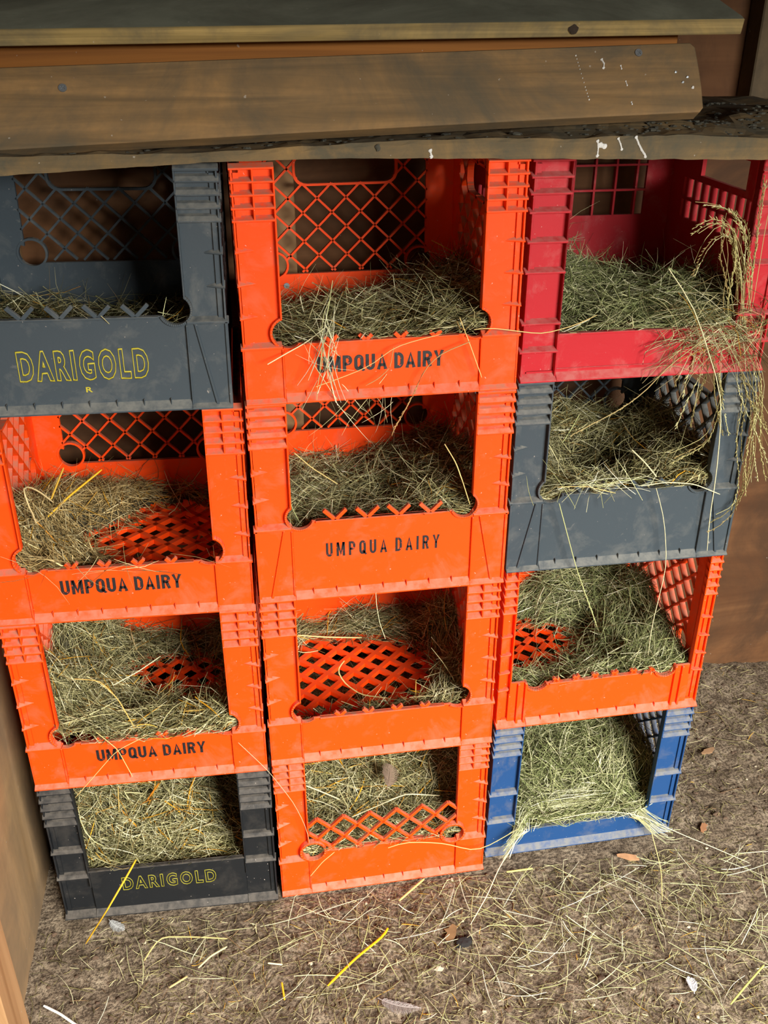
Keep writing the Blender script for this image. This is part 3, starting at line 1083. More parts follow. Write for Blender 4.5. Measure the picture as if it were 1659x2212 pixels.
def build_stems(name, parts, bed=None, mats=None):
    """parts: list of (verts, faces, cols)"""
    vs, fs, cs = [], [], []
    off = 0
    for v_, f_, c__ in parts:
        vs.append(v_)
        fs.append(f_ + off)
        cs.append(c__)
        off += len(v_)
    nstem = sum(len(f_) for f_ in fs)
    if bed is not None:
        bv, bf = bed
        vs.append(bv)
        fs.append(bf + off)
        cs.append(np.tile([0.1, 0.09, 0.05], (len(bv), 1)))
    V_ = np.concatenate(vs).astype(np.float32)
    F_ = np.concatenate(fs).astype(np.int32)
    C_ = np.concatenate(cs).astype(np.float32)
    me = bpy.data.meshes.new(name)
    me.vertices.add(len(V_))
    me.vertices.foreach_set('co', V_.ravel())
    me.loops.add(F_.size)
    me.loops.foreach_set('vertex_index', F_.ravel())
    me.polygons.add(len(F_))
    me.polygons.foreach_set('loop_start', np.arange(0, F_.size, 4, dtype=np.int32))
    me.polygons.foreach_set('use_smooth', np.ones(len(F_), bool))
    me.materials.append(M_HAY)
    if bed is not None:
        me.materials.append(M_HAYBED)
        mi = np.zeros(len(F_), np.int32)
        mi[nstem:] = 1
        me.polygons.foreach_set('material_index', mi)
    at_ = me.attributes.new('stem_colour', 'FLOAT_COLOR', 'POINT')
    at_.data.foreach_set('color', np.concatenate([C_, np.ones((len(C_), 1), np.float32)], 1).ravel())
    me.update(calc_edges=True)
    me.validate()
    return me


def make_blades(centres, az, tilt, L, r, pal, curve=0.25, k=6, droop=0.0, kink=0.15):
    n = len(centres)
    t = np.linspace(-0.5, 0.5, k)[None, :, None]
    d = np.stack([np.cos(az) * np.cos(tilt), np.sin(az) * np.cos(tilt), np.sin(tilt)], 1)[:, None, :]
    side = np.stack([-np.sin(az), np.cos(az), np.zeros(n)], 1)[:, None, :]
    up = np.cross(d, side)
    Lc = L[:, None, None]
    cv = (rng.normal(0, curve, (n, 1, 1)))
    cu = (rng.normal(0, curve * 0.6, (n, 1, 1)))
    P = centres[:, None, :] + d * Lc * t + side * Lc * cv * (t * t - 0.08) * 2 + up * Lc * cu * (t * t - 0.08) * 2
    P[:, :, 2] -= (droop * Lc * (t * t))[:, :, 0]
    # one random kink
    kd = rng.normal(0, kink, (n, 1, 3)) * Lc
    tk = rng.uniform(-0.3, 0.3, (n, 1, 1))
    P = P + kd * np.maximum(0, t - tk)
    taper = (1.0 - 0.75 * np.abs(t[:, :, 0] + 0.15) ** 2 * 2.5).clip(0.25, 1)
    R = r[:, None] * taper
    return P, R, pick(pal, n)


# control points (u, depth, height above crate bottom); 0.0 = bare lattice floor
HAY = {
    (0, 0): dict(cp=[(-.15, .03, .115), (-.1, .03, .098), (-.05, .03, .088), (0, .03, .078), (.06, .03, .066), (.1, .02, .095), (-.12, .2, .06), (0, .2, .045), (.1, .2, .05), (0, .3, .04)], n=1500, pal=PAL_HAY, ring=0, lab='thin layer of hay along the front of the upper grey lettered crate'),
    (1, 0): dict(cp=[(-.14, .03, .05), (-.09, .03, .060), (0, .02, .070), (.1, .02, .088), (-.09, .29, .030), (.03, .29, .036), (.1, .29, .070), (.15, .2, .105), (0, .15, .070), (-.1, .15, .06), (.15, .08, .10)], n=4200, pal=PAL_HAY, ring=0, lab='flat bed of dull hay in the top crate of the middle stack'),
    (2, 0): dict(cp=[(-.13, .22, .15), (-.1, .14, .10), (-.06, .28, .125), (.0, .29, .07), (.06, .29, .055), (.14, .29, .04), (0, .09, .080), (.08, .09, .092), (.14, .1, .09), (-.1, .04, .05), (0, .02, .064), (.1, .02, .074), (.15, .03, .085)], n=4600, pal=PAL_GREEN, ring=0, lab='greenish hay mound in the red crate'),
    (0, 1): dict(cp=[(-.15, .06, .10), (-.13, .12, .115), (-.1, .18, .085), (-.06, .25, .06), (-.02, .295, .042), (.05, .3, .034), (.12, .3, .03), (-.05, .17, .0), (.0, .2, .0), (.08, .2, .0), (0, .12, .0), (.08, .1, .0), (-.07, .08, .055), (-.02, .05, .02), (.06, .04, .012), (.13, .03, .04), (-.1, .02, .075), (.14, .12, .02), (.04, .25, .0), (.1, .25, .0)], n=2600, pal=PAL_TAN, ring=1, lab='tan hay pushed to the left side of the orange crate below the upper grey one'),
    (1, 1): dict(cp=[(-.13, .28, .055), (0, .28, .052), (.06, .28, .070), (.12, .27, .10), (.15, .15, .13), (-.13, .1, .09), (-.1, .03, .088), (0, .03, .085), (.1, .03, .10), (0, .15, .065), (.14, .05, .115)], n=4800, pal=PAL_HAY, ring=0, lab='hay bed sloping up to the right in the lettered crate with ridged posts'),
    (2, 1): dict(cp=[(-.14, .25, .12), (0, .28, .115), (.1, .28, .10), (.15, .22, .14), (0, .03, .105), (-.1, .04, .11), (.1, .04, .125), (0, .15, .055), (.15, .08, .14), (-.14, .12, .12)], n=4400, pal=PAL_HAY, ring=1, lab='tangled hay nest in the blue-grey crate under the red one'),
    (0, 2): dict(cp=[(-.14, .08, .15), (-.14, .22, .14), (-.10, .29, .08), (-.05, .295, .040), (.03, .3, .035), (.12, .29, .055), (-.03, .23, .0), (.05, .19, .0), (.0, .20, .0), (.03, .24, .0), (.13, .2, .03), (-.1, .03, .10), (0, .03, .082), (.1, .03, .09), (-.09, .14, .09), (0, .1, .05), (.1, .1, .045), (-.08, .2, .05)], n=5200, pal=PAL_HAY, ring=1, lab='thick hay nest in the orange crate standing on the black crate'),
    (1, 2): dict(cp=[(-.13, .28, .032), (0, .3, .036), (.09, .3, .036), (.14, .22, .095), (.145, .1, .09), (.1, .035, .055), (0, .03, .045), (-.08, .03, .028), (-.14, .04, .015), (0, .17, .0), (-.06, .18, .0), (.06, .16, .0), (-.12, .18, .0), (.09, .2, .0), (0, .24, .0), (0, .1, .0), (.06, .11, .0), (-.09, .1, .0), (-.06, .24, .0)], n=3900, pal=PAL_HAY, ring=2, lab='ring of hay round the bare lattice floor in the unlettered orange crate'),
    (2, 2): dict(cp=[(-.13, .3, .012), (-.06, .29, .040), (.03, .28, .085), (.10, .26, .095), (.14, .2, .115), (.15, .12, .095), (.1, .05, .075), (0, .03, .062), (-.1, .03, .05), (-.06, .2, .0), (-.01, .2, .0), (-.02, .16, .0), (-.07, .15, .0), (-.12, .19, .0), (.08, .16, .065), (-.12, .14, .0), (0, .1, .03), (.01, .24, .04), (.045, .19, .02)], n=5200, pal=PAL_GREEN, ring=2, lab='green-tinged hay nest curled round a bare patch in the narrow-post orange crate'),
    (0, 3): dict(cp=[(-.13, .28, .21), (0, .28, .19), (.12, .28, .10), (0, .15, .125), (-.13, .12, .15), (.12, .12, .06), (-.1, .03, .085), (0, .03, .078), (.12, .03, .07)], n=4800, pal=PAL_HAY, ring=0, lab='deep hay filling the black crate on the ground'),
    (1, 3): dict(cp=[(-.13, .28, .21), (0, .28, .20), (.12, .28, .19), (0, .15, .125), (-.13, .15, .135), (.13, .15, .14), (-.1, .03, .085), (0, .03, .075), (.1, .03, .085)], n=5600, pal=PAL_HAY, ring=0, lab='straw and hay filling the crate with the zigzag lattice front'),
    (2, 3): dict(cp=[(-.13, .28, .20), (0, .28, .20), (.12, .28, .15), (-.1, .13, .085), (0, .12, .11), (.1, .12, .12), (.15, .1, .12), (-.13, .03, .058), (0, .02, .058), (.12, .03, .06)], n=5600, pal=PAL_GREEN, ring=1, lab='pale green hay filling the blue crate and drooping over its front'),
}


def hgt(cp, u, v_):
    c3 = np.array(cp)
    d2 = (u[..., None] - c3[:, 0]) ** 2 + ((v_[..., None] - c3[:, 1]) ** 2)
    w = 1.0 / (d2 + 0.00025) ** 1.7
    return (w * c3[:, 2]).sum(-1) / w.sum(-1)


BOTTOM = 0.0125
for key, H in HAY.items():
    cp, n = H['cp'], H['n']
    root = ROOTS[key]
    sz = root.scale[2]
    # bed surface
    gu = np.linspace(-0.150, 0.150, 61)
    gv_ = np.linspace(0.012, 0.318, 61)
    U_, V2 = np.meshgrid(gu, gv_)
    HH = hgt(cp, U_, V2)
    rough_ = np.array([[noise.noise(Vector((a * 60, b_ * 60, key[0] * 3 + key[1]))) for a, b_ in zip(ra, rb)] for ra, rb in zip(U_, V2)])
    Zb = HH * sz - 0.010 + 0.004 * rough_
    keep = Zb > BOTTOM + 0.004
    bv = np.stack([U_, V2, np.maximum(Zb, BOTTOM)], -1).reshape(-1, 3)
    bf = []
    for j in range(60):
        for i in range(60):
            if keep[j, i] and keep[j, i + 1] and keep[j + 1, i] and keep[j + 1, i + 1]:
                bf.append((j * 61 + i, j * 61 + i + 1, (j + 1) * 61 + i + 1, (j + 1) * 61 + i))
    bf = np.array(bf, np.int32).reshape(-1, 4)
    # stems
    m_ = n * 4
    u = rng.uniform(-0.152, 0.152, m_)
    v_ = rng.uniform(0.004, 0.318, m_)
    h = hgt(cp, u, v_) * sz
    dens = np.clip((h - 0.014) / 0.03, 0.0, 1.0)
    kp = rng.uniform(0, 1, m_) < dens
    u, v_, h = u[kp][:n], v_[kp][:n], h[kp][:n]
    nn = len(u)
    z = h + rng.normal(-0.003, 0.0045, nn)
    z = np.maximum(z, BOTTOM + 0.001)
    if H['ring']:
        cu_, cv_ = (0.0, 0.17)
        az = np.arctan2(v_ - cv_, u - cu_) + np.pi / 2 + rng.normal(0, 0.45 if H['ring'] == 2 else 0.75, nn)
        rad = np.hypot(u - cu_, v_ - cv_)
        az = np.where(rad < 0.05, rng.uniform(0, np.pi, nn), az)
    else:
        az = rng.normal(0, 0.75, nn)
    e = 0.006
    gx = (hgt(cp, u + e, v_) - hgt(cp, u - e, v_)) / (2 * e)
    gy = (hgt(cp, u, v_ + e) - hgt(cp, u, v_ - e)) / (2 * e)
    tilt = np.arctan(np.clip(gx * np.cos(az) + gy * np.sin(az), -1.2, 1.2)) + rng.normal(0, 0.28, nn)
    L = rng.gamma(4.0, 0.012, nn) + 0.018
    L = np.minimum(L, 0.13)
    r = rng.gamma(5, 0.00009, nn) + 0.00022
    P, R_, Cc = make_blades(np.stack([u, v_, z], 1), az, tilt, L, r, H['pal'], 0.30)
    # loose stems standing up from the surface
    ns = nn // 14
    ii = rng.integers(0, nn, ns)
    P2, R2, C2 = make_blades(np.stack([u[ii], v_[ii], z[ii] + 0.014], 1), rng.uniform(0, 6.3, ns), rng.normal(0.35, 0.4, ns), rng.uniform(0.04, 0.12, ns), np.full(ns, 0.0004), H['pal'], 0.35)
    # broad straw pieces
    nb = nn // 60 + 4
    ii = rng.integers(0, nn, nb)
    P3, R3, C3 = make_blades(np.stack([u[ii], v_[ii], z[ii] + 0.005], 1), az[ii] + rng.normal(0, 0.5, nb), tilt[ii] + rng.normal(0, 0.15, nb), rng.uniform(0.03, 0.09, nb), rng.uniform(0.0009, 0.0017, nb), PAL_YEL if key in ((1, 3), (0, 2), (0, 3), (0, 1), (1, 2)) else PAL_PALE, 0.12)
    parts = []
    for (p_, q_, c__) in ((P, R_, Cc), (P2, R2, C2), (P3, R3, C3)):
        p_[:, :, 0] = np.clip(p_[:, :, 0], -0.1515, 0.1515)
        lim = 0.0105
        low = p_[:, :, 2] < 0.118 * sz
        # behind the front band unless lying above it
        bt = {'grid': 0.0735, 'stub': 0.084, 'bars': 0.1135, 'ladder': 0.0625, 'black': 0.097, 'blue': 0.047, 'narrow': 0.0735}[SPEC[key][0]] * sz
        ylim = np.where(p_[:, :, 2] < bt + 0.001, 0.0105, np.where(np.abs(p_[:, :, 0]) > 0.112, 0.0125, -0.006))
        p_[:, :, 1] = np.clip(np.maximum(p_[:, :, 1], ylim), -1, 0.319)
        p_[:, :, 2] = np.clip(p_[:, :, 2], BOTTOM, HC * sz - 0.006)
        parts.append(stems_mesh(p_, q_, c__))
    if key == (2, 3):
        # long stems combed forward over the front edge
        nf = 260
        ss = lambda q: np.clip(q, 0, 1) ** 2 * (3 - 2 * np.clip(q, 0, 1))
        t = np.linspace(0, 1, 10)[None, :]
        x0 = rng.uniform(-0.150, 0.06, (nf, 1))
        ln = rng.uniform(0.06, 0.20, (nf, 1))
        x_ = np.minimum(x0 + ln * t, rng.uniform(0.05, 0.165, (nf, 1)))
        jz, jy = rng.normal(0, 0.0045, (nf, 1)), rng.uniform(0, 0.045, (nf, 1))
        drop = ss((np.abs(x_ + 0.005) - 0.065) / 0.085)
        z_ = 0.0615 + np.abs(jz) + rng.normal(0, 0.010, (nf, 1)) * (t - 0.5) ** 2 * 4 * 0.5 - 0.048 * drop * rng.uniform(0.2, 1.15, (nf, 1))
        y_ = 0.022 + jy * (1 - drop) - 0.050 * drop - rng.uniform(0, 0.02, (nf, 1)) * drop
        y_ = np.where((z_ < 0.052), np.minimum(y_, -0.007), y_)
        y_ = np.where((np.abs(x_) > 0.112), np.minimum(y_, -0.007), y_)
        pf = np.stack([x_, y_, np.maximum(z_, 0.008)], -1)
        parts.append(stems_mesh(pf, np.full((nf, 10), 0.00045), pick(PAL_PALE, nf)))
    me = build_stems('hay', parts, (bv, bf))
    o = obj('hay', me)
    o.location = root.location
    o.rotation_euler = root.rotation_euler
    tag(o, H['lab'], 'hay', kind='stuff')

# ------------------------------------------------------------------ litter on the ground
ng = 12000
gx_ = rng.uniform(-0.53, 1.0, ng * 2)
gy_ = rng.uniform(-0.62, 0.43, ng * 2)
# behind the crate fronts only to the right of the stacks; none inside the crates' footprint
ok = ((gy_ < -0.006) | (gx_ > 0.525)) & ((gx_ > -0.50) | (gy_ > -0.24) | (gy_ < -0.32))
dn = np.clip(1.15 - 0.5 * np.abs(gx_ - 0.2), 0.35, 1) * np.where(gx_ > 0.525, 0.45, 1.0) * np.where(gx_ < -0.38, 0.45, 1.0)
ok &= rng.uniform(0, 1, ng * 2) < dn
gx_, gy_ = gx_[ok][:ng], gy_[ok][:ng]
nn = len(gx_)
gz_ = np.array([ground_z(float(a), float(b_)) for a, b_ in zip(gx_, gy_)])
L = np.minimum(rng.gamma(1.5, 0.0085, nn) + 0.004, 0.10)
P, R_, Cc = make_blades(np.stack([gx_, gy_, gz_ + rng.uniform(0.0008, 0.006, nn)], 1), rng.uniform(0, 6.3, nn), rng.normal(0, 0.07, nn), L, rng.gamma(4, 0.00009, nn) + 0.0002, PAL_FLOOR, 0.10, kink=0.10)
nn2 = 420
g2x = rng.normal(0.25, 0.34, nn2 * 2)
g2y = -0.03 - np.abs(rng.normal(0, 0.16, nn2 * 2))
k2 = (g2x > -0.5) & (g2x < 0.9)
g2x, g2y = g2x[k2][:nn2], g2y[k2][:nn2]
nn2 = len(g2x)
P2, R2, C2 = make_blades(np.stack([g2x, g2y, np.full(nn2, 0.008)], 1), rng.uniform(0, 6.3, nn2), rng.normal(0, 0.06, nn2), rng.uniform(0.02, 0.10, nn2), rng.uniform(0.0004, 0.0009, nn2), PAL_PALE, 0.10, kink=0.08)
for p_ in (P, P2):
    p_[:, :, 2] = np.maximum(p_[:, :, 2], -0.001)
    inside = (p_[:, :, 0] < 0.513)
    p_[:, :, 1] = np.where(inside, np.minimum(p_[:, :, 1], -0.014), np.minimum(p_[:, :, 1], 0.44))
    p_[:, :, 0] = np.maximum(p_[:, :, 0], -0.536)
o = obj('hay_litter', build_stems('hay_litter', [stems_mesh(P, R_, Cc), stems_mesh(P2, R2, C2)]))
tag(o, 'short bits of hay and straw strewn over the dirt floor', 'hay', kind='stuff')

crumb = MB()
for i in range(2600):
    x = rs.uniform(-0.52, 0.98)
    y = rs.uniform(-0.60, 0.42)
    if y > -0.012 and x < 0.535:
        continue
    if x < -0.48 and -0.33 < y < -0.24:
        continue
    r = rs.uniform(0.0008, 0.0032) * (1.6 if rs.random() < 0.08 else 1)
    blob(crumb, (x, y, ground_z(x, y) + r * 0.4), r * rs.uniform(1, 1.6), r, r * 0.6, i * 0.31, 6)
cm = crumb.mesh('dirt_crumbs', [simple('brown_crumb', srgb(96, 76, 58), 0.95, 0, 0.5), simple('pale_crumb', srgb(190, 178, 150), 0.9, 0, 0.3)])
per = len(cm.polygons) // max(1, len(crumb.v) // 26)
for p in cm.polygons:
    if (p.index // 30) % 13 == 0:
        p.material_index = 1
tag(obj('dirt_crumbs', cm), 'brown crumbs of dirt with pale specks lying on the floor', 'dirt', kind='stuff')

# ------------------------------------------------------------------ single straws, stems, chips and feathers
STRAW_PTS = {
'a1':[(0.35, 0.018, 0.972), (0.369, 0.018, 0.949), (0.391, 0.018, 0.925), (0.41, 0.018, 0.883), (0.429, 0.018, 0.845), (0.45, 0.018, 0.8), (0.457, 0.018, 0.74), (0.463, 0.018, 0.67), (0.462, 0.018, 0.627), (0.469, 0.018, 0.567)],
'a2':[(0.106, -0.008, 0.917), (0.126, -0.008, 0.918), (0.154, -0.008, 0.913), (0.19, -0.008, 0.907), (0.23, -0.008, 0.916), (0.255, -0.008, 0.927)],
'a3':[(0.088, -0.008, 0.932), (0.102, -0.008, 0.898), (0.118, -0.008, 0.857)],
'a4':[(-0.137, -0.02, 0.892), (-0.119, -0.01, 0.898), (-0.091, 0.002, 0.908), (-0.064, 0.03, 0.917)],
'a5':[(-0.056, 0.02, 0.974), (-0.062, 0.01, 0.948), (-0.068, 0.0, 0.93), (-0.073, -0.01, 0.906), (-0.077, -0.012, 0.879)],
'a6':[(0.101, -0.01, 0.903), (0.065, -0.01, 0.89), (0.046, -0.01, 0.871), (0.035, -0.01, 0.842), (0.023, -0.01, 0.819), (0.016, -0.01, 0.808), (0.008, -0.01, 0.791)],
'a7':[(-0.082, -0.01, 0.858), (-0.05, -0.01, 0.868), (-0.017, -0.01, 0.88), (0.01, -0.01, 0.901), (0.037, -0.01, 0.908), (0.067, -0.01, 0.914)],
'a7b':[(0.01, -0.01, 0.901), (0.006, -0.01, 0.876), (-0.009, -0.01, 0.863), (-0.023, -0.01, 0.856)],
'a8':[(0.416, 0.018, 0.885), (0.394, 0.018, 0.868), (0.366, 0.018, 0.846), (0.343, 0.018, 0.816), (0.311, 0.018, 0.792), (0.279, 0.018, 0.777), (0.247, 0.018, 0.76)],
'a9':[(0.242, 0.02, 0.661), (0.257, 0.02, 0.615), (0.276, 0.02, 0.557), (0.295, 0.02, 0.509), (0.311, 0.02, 0.471), (0.319, 0.02, 0.45)],
'a10':[(0.378, 0.02, 0.673), (0.397, 0.02, 0.624), (0.412, 0.02, 0.548), (0.407, 0.02, 0.477), (0.404, 0.02, 0.445), (0.406, 0.02, 0.39)],
'a11':[(-0.012, -0.008, 0.563), (-0.011, -0.008, 0.541), (-0.007, -0.008, 0.514), (0.001, -0.008, 0.486)],
'a12':[(-0.372, -0.03, 0.15), (-0.379, -0.05, 0.151), (-0.412, -0.085, 0.118), (-0.462, -0.046, 0.006)],
'a13':[(-0.009, -0.094, 0.008), (-0.016, -0.105, 0.008), (-0.064, -0.137, 0.008), (-0.086, -0.155, 0.008), (-0.11, -0.175, 0.008)],
'a14':[(-0.373, -0.091, 0.008), (-0.362, -0.069, 0.008), (-0.35, -0.054, 0.008), (-0.301, -0.062, 0.008), (-0.252, -0.073, 0.008)],
'a15':[(-0.508, -0.143, 0.01), (-0.484, -0.159, 0.01), (-0.449, -0.189, 0.01)],
'a16':[(-0.294, -0.116, 0.008), (-0.276, -0.099, 0.008), (-0.252, -0.087, 0.008)],
'a17':[(-0.335, -0.14, 0.006), (-0.31, -0.126, 0.006)],
'a18':[(-0.193, -0.123, 0.006), (-0.172, -0.129, 0.006)],
'a19':[(-0.175, -0.158, 0.006), (-0.173, -0.186, 0.006)],
'a20':[(0.199, -0.02, 0.008), (0.243, -0.02, 0.008)],
'a21':[(0.017, -0.047, 0.008), (0.064, -0.012, 0.008)],
'a22':[(0.232, 0.0, 0.079), (0.2, -0.03, 0.075), (0.17, -0.06, 0.063), (0.153, -0.074, 0.03), (0.117, -0.108, 0.008)],
'a23':[(0.27, 0.01, 0.078), (0.359, 0.0, 0.099), (0.422, -0.005, 0.085), (0.482, -0.02, 0.051), (0.547, -0.035, 0.02), (0.597, -0.068, 0.01)],
'a24':[(0.409, 0.0, 0.075), (0.433, -0.02, 0.081), (0.444, -0.064, 0.02), (0.426, -0.113, 0.008)],
'a25':[(0.525, -0.246, 0.01), (0.482, -0.273, 0.01), (0.447, -0.296, 0.01)],
'a26':[(-0.399, -0.008, 0.377), (-0.375, -0.008, 0.343), (-0.361, -0.008, 0.29)],
'a27':[(-0.332, -0.009, 0.363), (-0.377, -0.009, 0.341), (-0.412, -0.009, 0.3), (-0.443, -0.009, 0.264)],
'a28':[(-0.21, -0.008, 0.331), (-0.171, -0.008, 0.272), (-0.137, -0.008, 0.203), (-0.12, -0.008, 0.147), (-0.117, -0.008, 0.117)],
'a29':[(-0.118, -0.008, 0.044), (-0.098, -0.008, 0.072), (-0.079, -0.008, 0.09)],
'a30':[(0.006, -0.006, 0.082), (0.031, -0.008, 0.093), (0.096, -0.01, 0.081), (0.147, -0.012, 0.055), (0.172, -0.01, 0.064), (0.22, 0.0, 0.081)],
'a31':[(-0.383, 0.12, 0.093), (-0.364, 0.12, 0.125), (-0.346, 0.12, 0.152)],
'a32':[(-0.405, 0.1, 0.173), (-0.412, 0.1, 0.104), (-0.419, 0.1, 0.028)],
'a33':[(-0.448, 0.12, 0.637), (-0.413, 0.16, 0.655), (-0.371, 0.2, 0.673)],
'a34':[(-0.433, 0.14, 0.662), (-0.426, 0.16, 0.675), (-0.418, 0.18, 0.689)],
'a35':[(-0.444, 0.08, 0.659), (-0.444, 0.06, 0.696), (-0.448, 0.06, 0.719), (-0.445, 0.08, 0.713), (-0.435, 0.1, 0.692), (-0.427, 0.12, 0.667)],
'a36':[(-0.105, 0.26, 0.315), (-0.061, 0.26, 0.306), (0.004, 0.26, 0.297)],
'a37':[(-0.038, 0.16, 0.328), (-0.053, 0.14, 0.326), (-0.042, 0.12, 0.314), (-0.021, 0.09, 0.313), (0.022, 0.08, 0.309)],
'a38':[(0.364, 0.08, 0.704), (0.377, 0.06, 0.692), (0.389, 0.045, 0.677)],
'a39':[(0.244, 0.035, 0.678), (0.281, 0.03, 0.679), (0.323, 0.026, 0.667)],
'a40':[(0.358, 0.024, 0.676), (0.393, 0.022, 0.68), (0.433, 0.02, 0.675), (0.471, 0.016, 0.658)],
'a41':[(-0.11, 0.01, 0.766), (-0.087, 0.03, 0.734), (-0.052, 0.06, 0.694)],
'a42':[(0.084, 0.03, 0.755), (0.095, 0.01, 0.737), (0.102, 0.0, 0.715), (0.112, -0.004, 0.683)],
'a43':[(-0.116, 0.03, 0.198), (-0.087, 0.05, 0.159), (-0.059, 0.08, 0.11)],
'a44':[(-0.045, 0.04, 0.11), (-0.014, 0.05, 0.112), (0.045, 0.06, 0.126), (0.102, 0.06, 0.113)],
'a45':[(-0.436, 0.06, 0.355), (-0.397, 0.08, 0.396)],
'a46':[(-0.386, 0.1, 0.371), (-0.35, 0.12, 0.377), (-0.321, 0.16, 0.371)],
'a47':[(-0.425, 0.04, 0.434), (-0.392, 0.04, 0.427), (-0.37, 0.03, 0.4), (-0.351, 0.01, 0.364)],
'a48':[(0.442, 0.14, 0.923), (0.41, 0.14, 0.94)],
}
TUFT_PTS = [
[(0.482, 0.045, 0.877), (0.465, 0.038, 0.928), (0.455, 0.032, 0.976), (0.446, 0.025, 1.011), (0.429, 0.025, 1.033), (0.41, 0.025, 1.042), (0.386, 0.025, 1.044)] ,
[(0.483, 0.045, 0.877), (0.457, 0.038, 0.951), (0.436, 0.032, 0.999), (0.412, 0.025, 1.028), (0.394, 0.025, 1.029), (0.376, 0.025, 1.016)] ,
[(0.48, 0.045, 0.852), (0.463, 0.038, 0.94), (0.439, 0.032, 0.999), (0.421, 0.025, 1.012), (0.405, 0.025, 1.002), (0.394, 0.025, 0.98), (0.389, 0.025, 0.958)] ,
[(0.48, 0.045, 0.889), (0.473, 0.038, 0.951), (0.465, 0.032, 1.02), (0.46, 0.025, 1.069)] ,
[(0.469, 0.045, 0.89), (0.451, 0.038, 0.952), (0.435, 0.032, 0.988), (0.437, 0.025, 1.022)] ,
[(0.473, 0.045, 0.889), (0.474, 0.038, 0.927), (0.46, 0.032, 0.976), (0.437, 0.025, 1.022), (0.42, 0.025, 1.036)] ,
[(0.462, 0.045, 0.878), (0.445, 0.038, 0.917), (0.443, 0.032, 0.976), (0.43, 0.025, 1.012)] ,
[(0.449, 0.045, 0.878), (0.473, 0.038, 0.867), (0.493, 0.032, 0.83), (0.505, 0.025, 0.767), (0.516, 0.025, 0.698), (0.51, 0.025, 0.641), (0.487, 0.025, 0.614), (0.467, 0.025, 0.608)] ,
[(0.441, 0.045, 0.891), (0.476, 0.038, 0.873), (0.502, 0.032, 0.836), (0.512, 0.025, 0.793), (0.52, 0.025, 0.725), (0.542, 0.025, 0.668)] ,
[(0.453, 0.045, 0.89), (0.476, 0.038, 0.854), (0.494, 0.032, 0.792), (0.49, 0.025, 0.741), (0.51, 0.025, 0.67), (0.504, 0.025, 0.634)] ,
[(0.436, 0.045, 0.879), (0.463, 0.038, 0.855), (0.484, 0.032, 0.792), (0.519, 0.025, 0.732), (0.539, 0.025, 0.696)] ,
[(0.466, 0.045, 0.89), (0.495, 0.038, 0.853), (0.515, 0.032, 0.803), (0.505, 0.025, 0.767), (0.503, 0.025, 0.713), (0.514, 0.025, 0.663)] ,
[(0.411, 0.045, 0.88), (0.437, 0.038, 0.856), (0.461, 0.032, 0.794), (0.446, 0.025, 0.731), (0.397, 0.025, 0.707)] ,
[(0.43, 0.045, 0.879), (0.435, 0.038, 0.831), (0.421, 0.032, 0.783), (0.415, 0.025, 0.76)] ,
[(0.447, 0.045, 0.891), (0.439, 0.038, 0.844), (0.448, 0.032, 0.794), (0.464, 0.025, 0.743)] ,
[(0.41, 0.045, 0.886), (0.413, 0.038, 0.845), (0.402, 0.032, 0.817), (0.399, 0.025, 0.8)] ,
[(0.455, 0.045, 0.884), (0.481, 0.038, 0.829), (0.514, 0.032, 0.777), (0.529, 0.025, 0.745)] ,
[(0.437, 0.045, 0.891), (0.465, 0.038, 0.88), (0.49, 0.032, 0.893), (0.497, 0.025, 0.9)] ,
]


def resample(pts, k=14):
    p = np.array(pts, float)
    d = np.concatenate([[0], np.cumsum(np.linalg.norm(np.diff(p, axis=0), axis=1))])
    t = np.linspace(0, d[-1], k)
    q = np.stack([np.interp(t, d, p[:, i]) for i in range(3)], 1)
    s = q.copy()
    s[1:-1] = 0.25 * q[:-2] + 0.5 * q[1:-1] + 0.25 * q[2:]
    return s


def seed_parts(q, colr, n=26, start=0.55, size=0.0035):
    """little spikelets along the end of a grass stem"""
    L = []
    for i in range(n):
        f_ = start + (1 - start) * i / n
        x_ = f_ * (len(q) - 1)
        a = int(x_)
        b_ = min(a + 1, len(q) - 1)
        c0 = q[a] + (q[b_] - q[a]) * (x_ - a)
        d = q[b_] - q[max(0, a - 1)]
        d = d / (np.linalg.norm(d) + 1e-9)
        side = rng.normal(0, 1, 3)
        side -= d * side.dot(d)
        side /= np.linalg.norm(side)
        e_ = c0 + (d * 0.9 + side * 0.45) * size * rng.uniform(0.8, 1.5)
        L.append(np.linspace(c0, e_, 4))
    P_ = np.array(L)
    R_ = np.tile(np.array([0.0003, 0.0009, 0.0008, 0.0002]), (n, 1))
    return stems_mesh(P_, R_, np.tile(np.array(colr[:3]), (n, 1)) * rng.uniform(0.8, 1.15, (n, 1)))


def straw(key, rad, colr, label, seeds=False, name='straw', cat='straw', group='single straws'):
    q = resample(STRAW_PTS[key])
    R_ = np.full((1, len(q)), rad * 0.85)
    R_[0, 0] *= 0.8
    R_[0, -1] *= 0.6
    parts = [stems_mesh(q[None], R_, np.array([colr[:3]]), 6)]
    if seeds:
        parts.append(seed_parts(q, colr))
    me = build_stems(name, parts)
    o = obj(name, me)
    tag(o, label, cat, group)
    return o


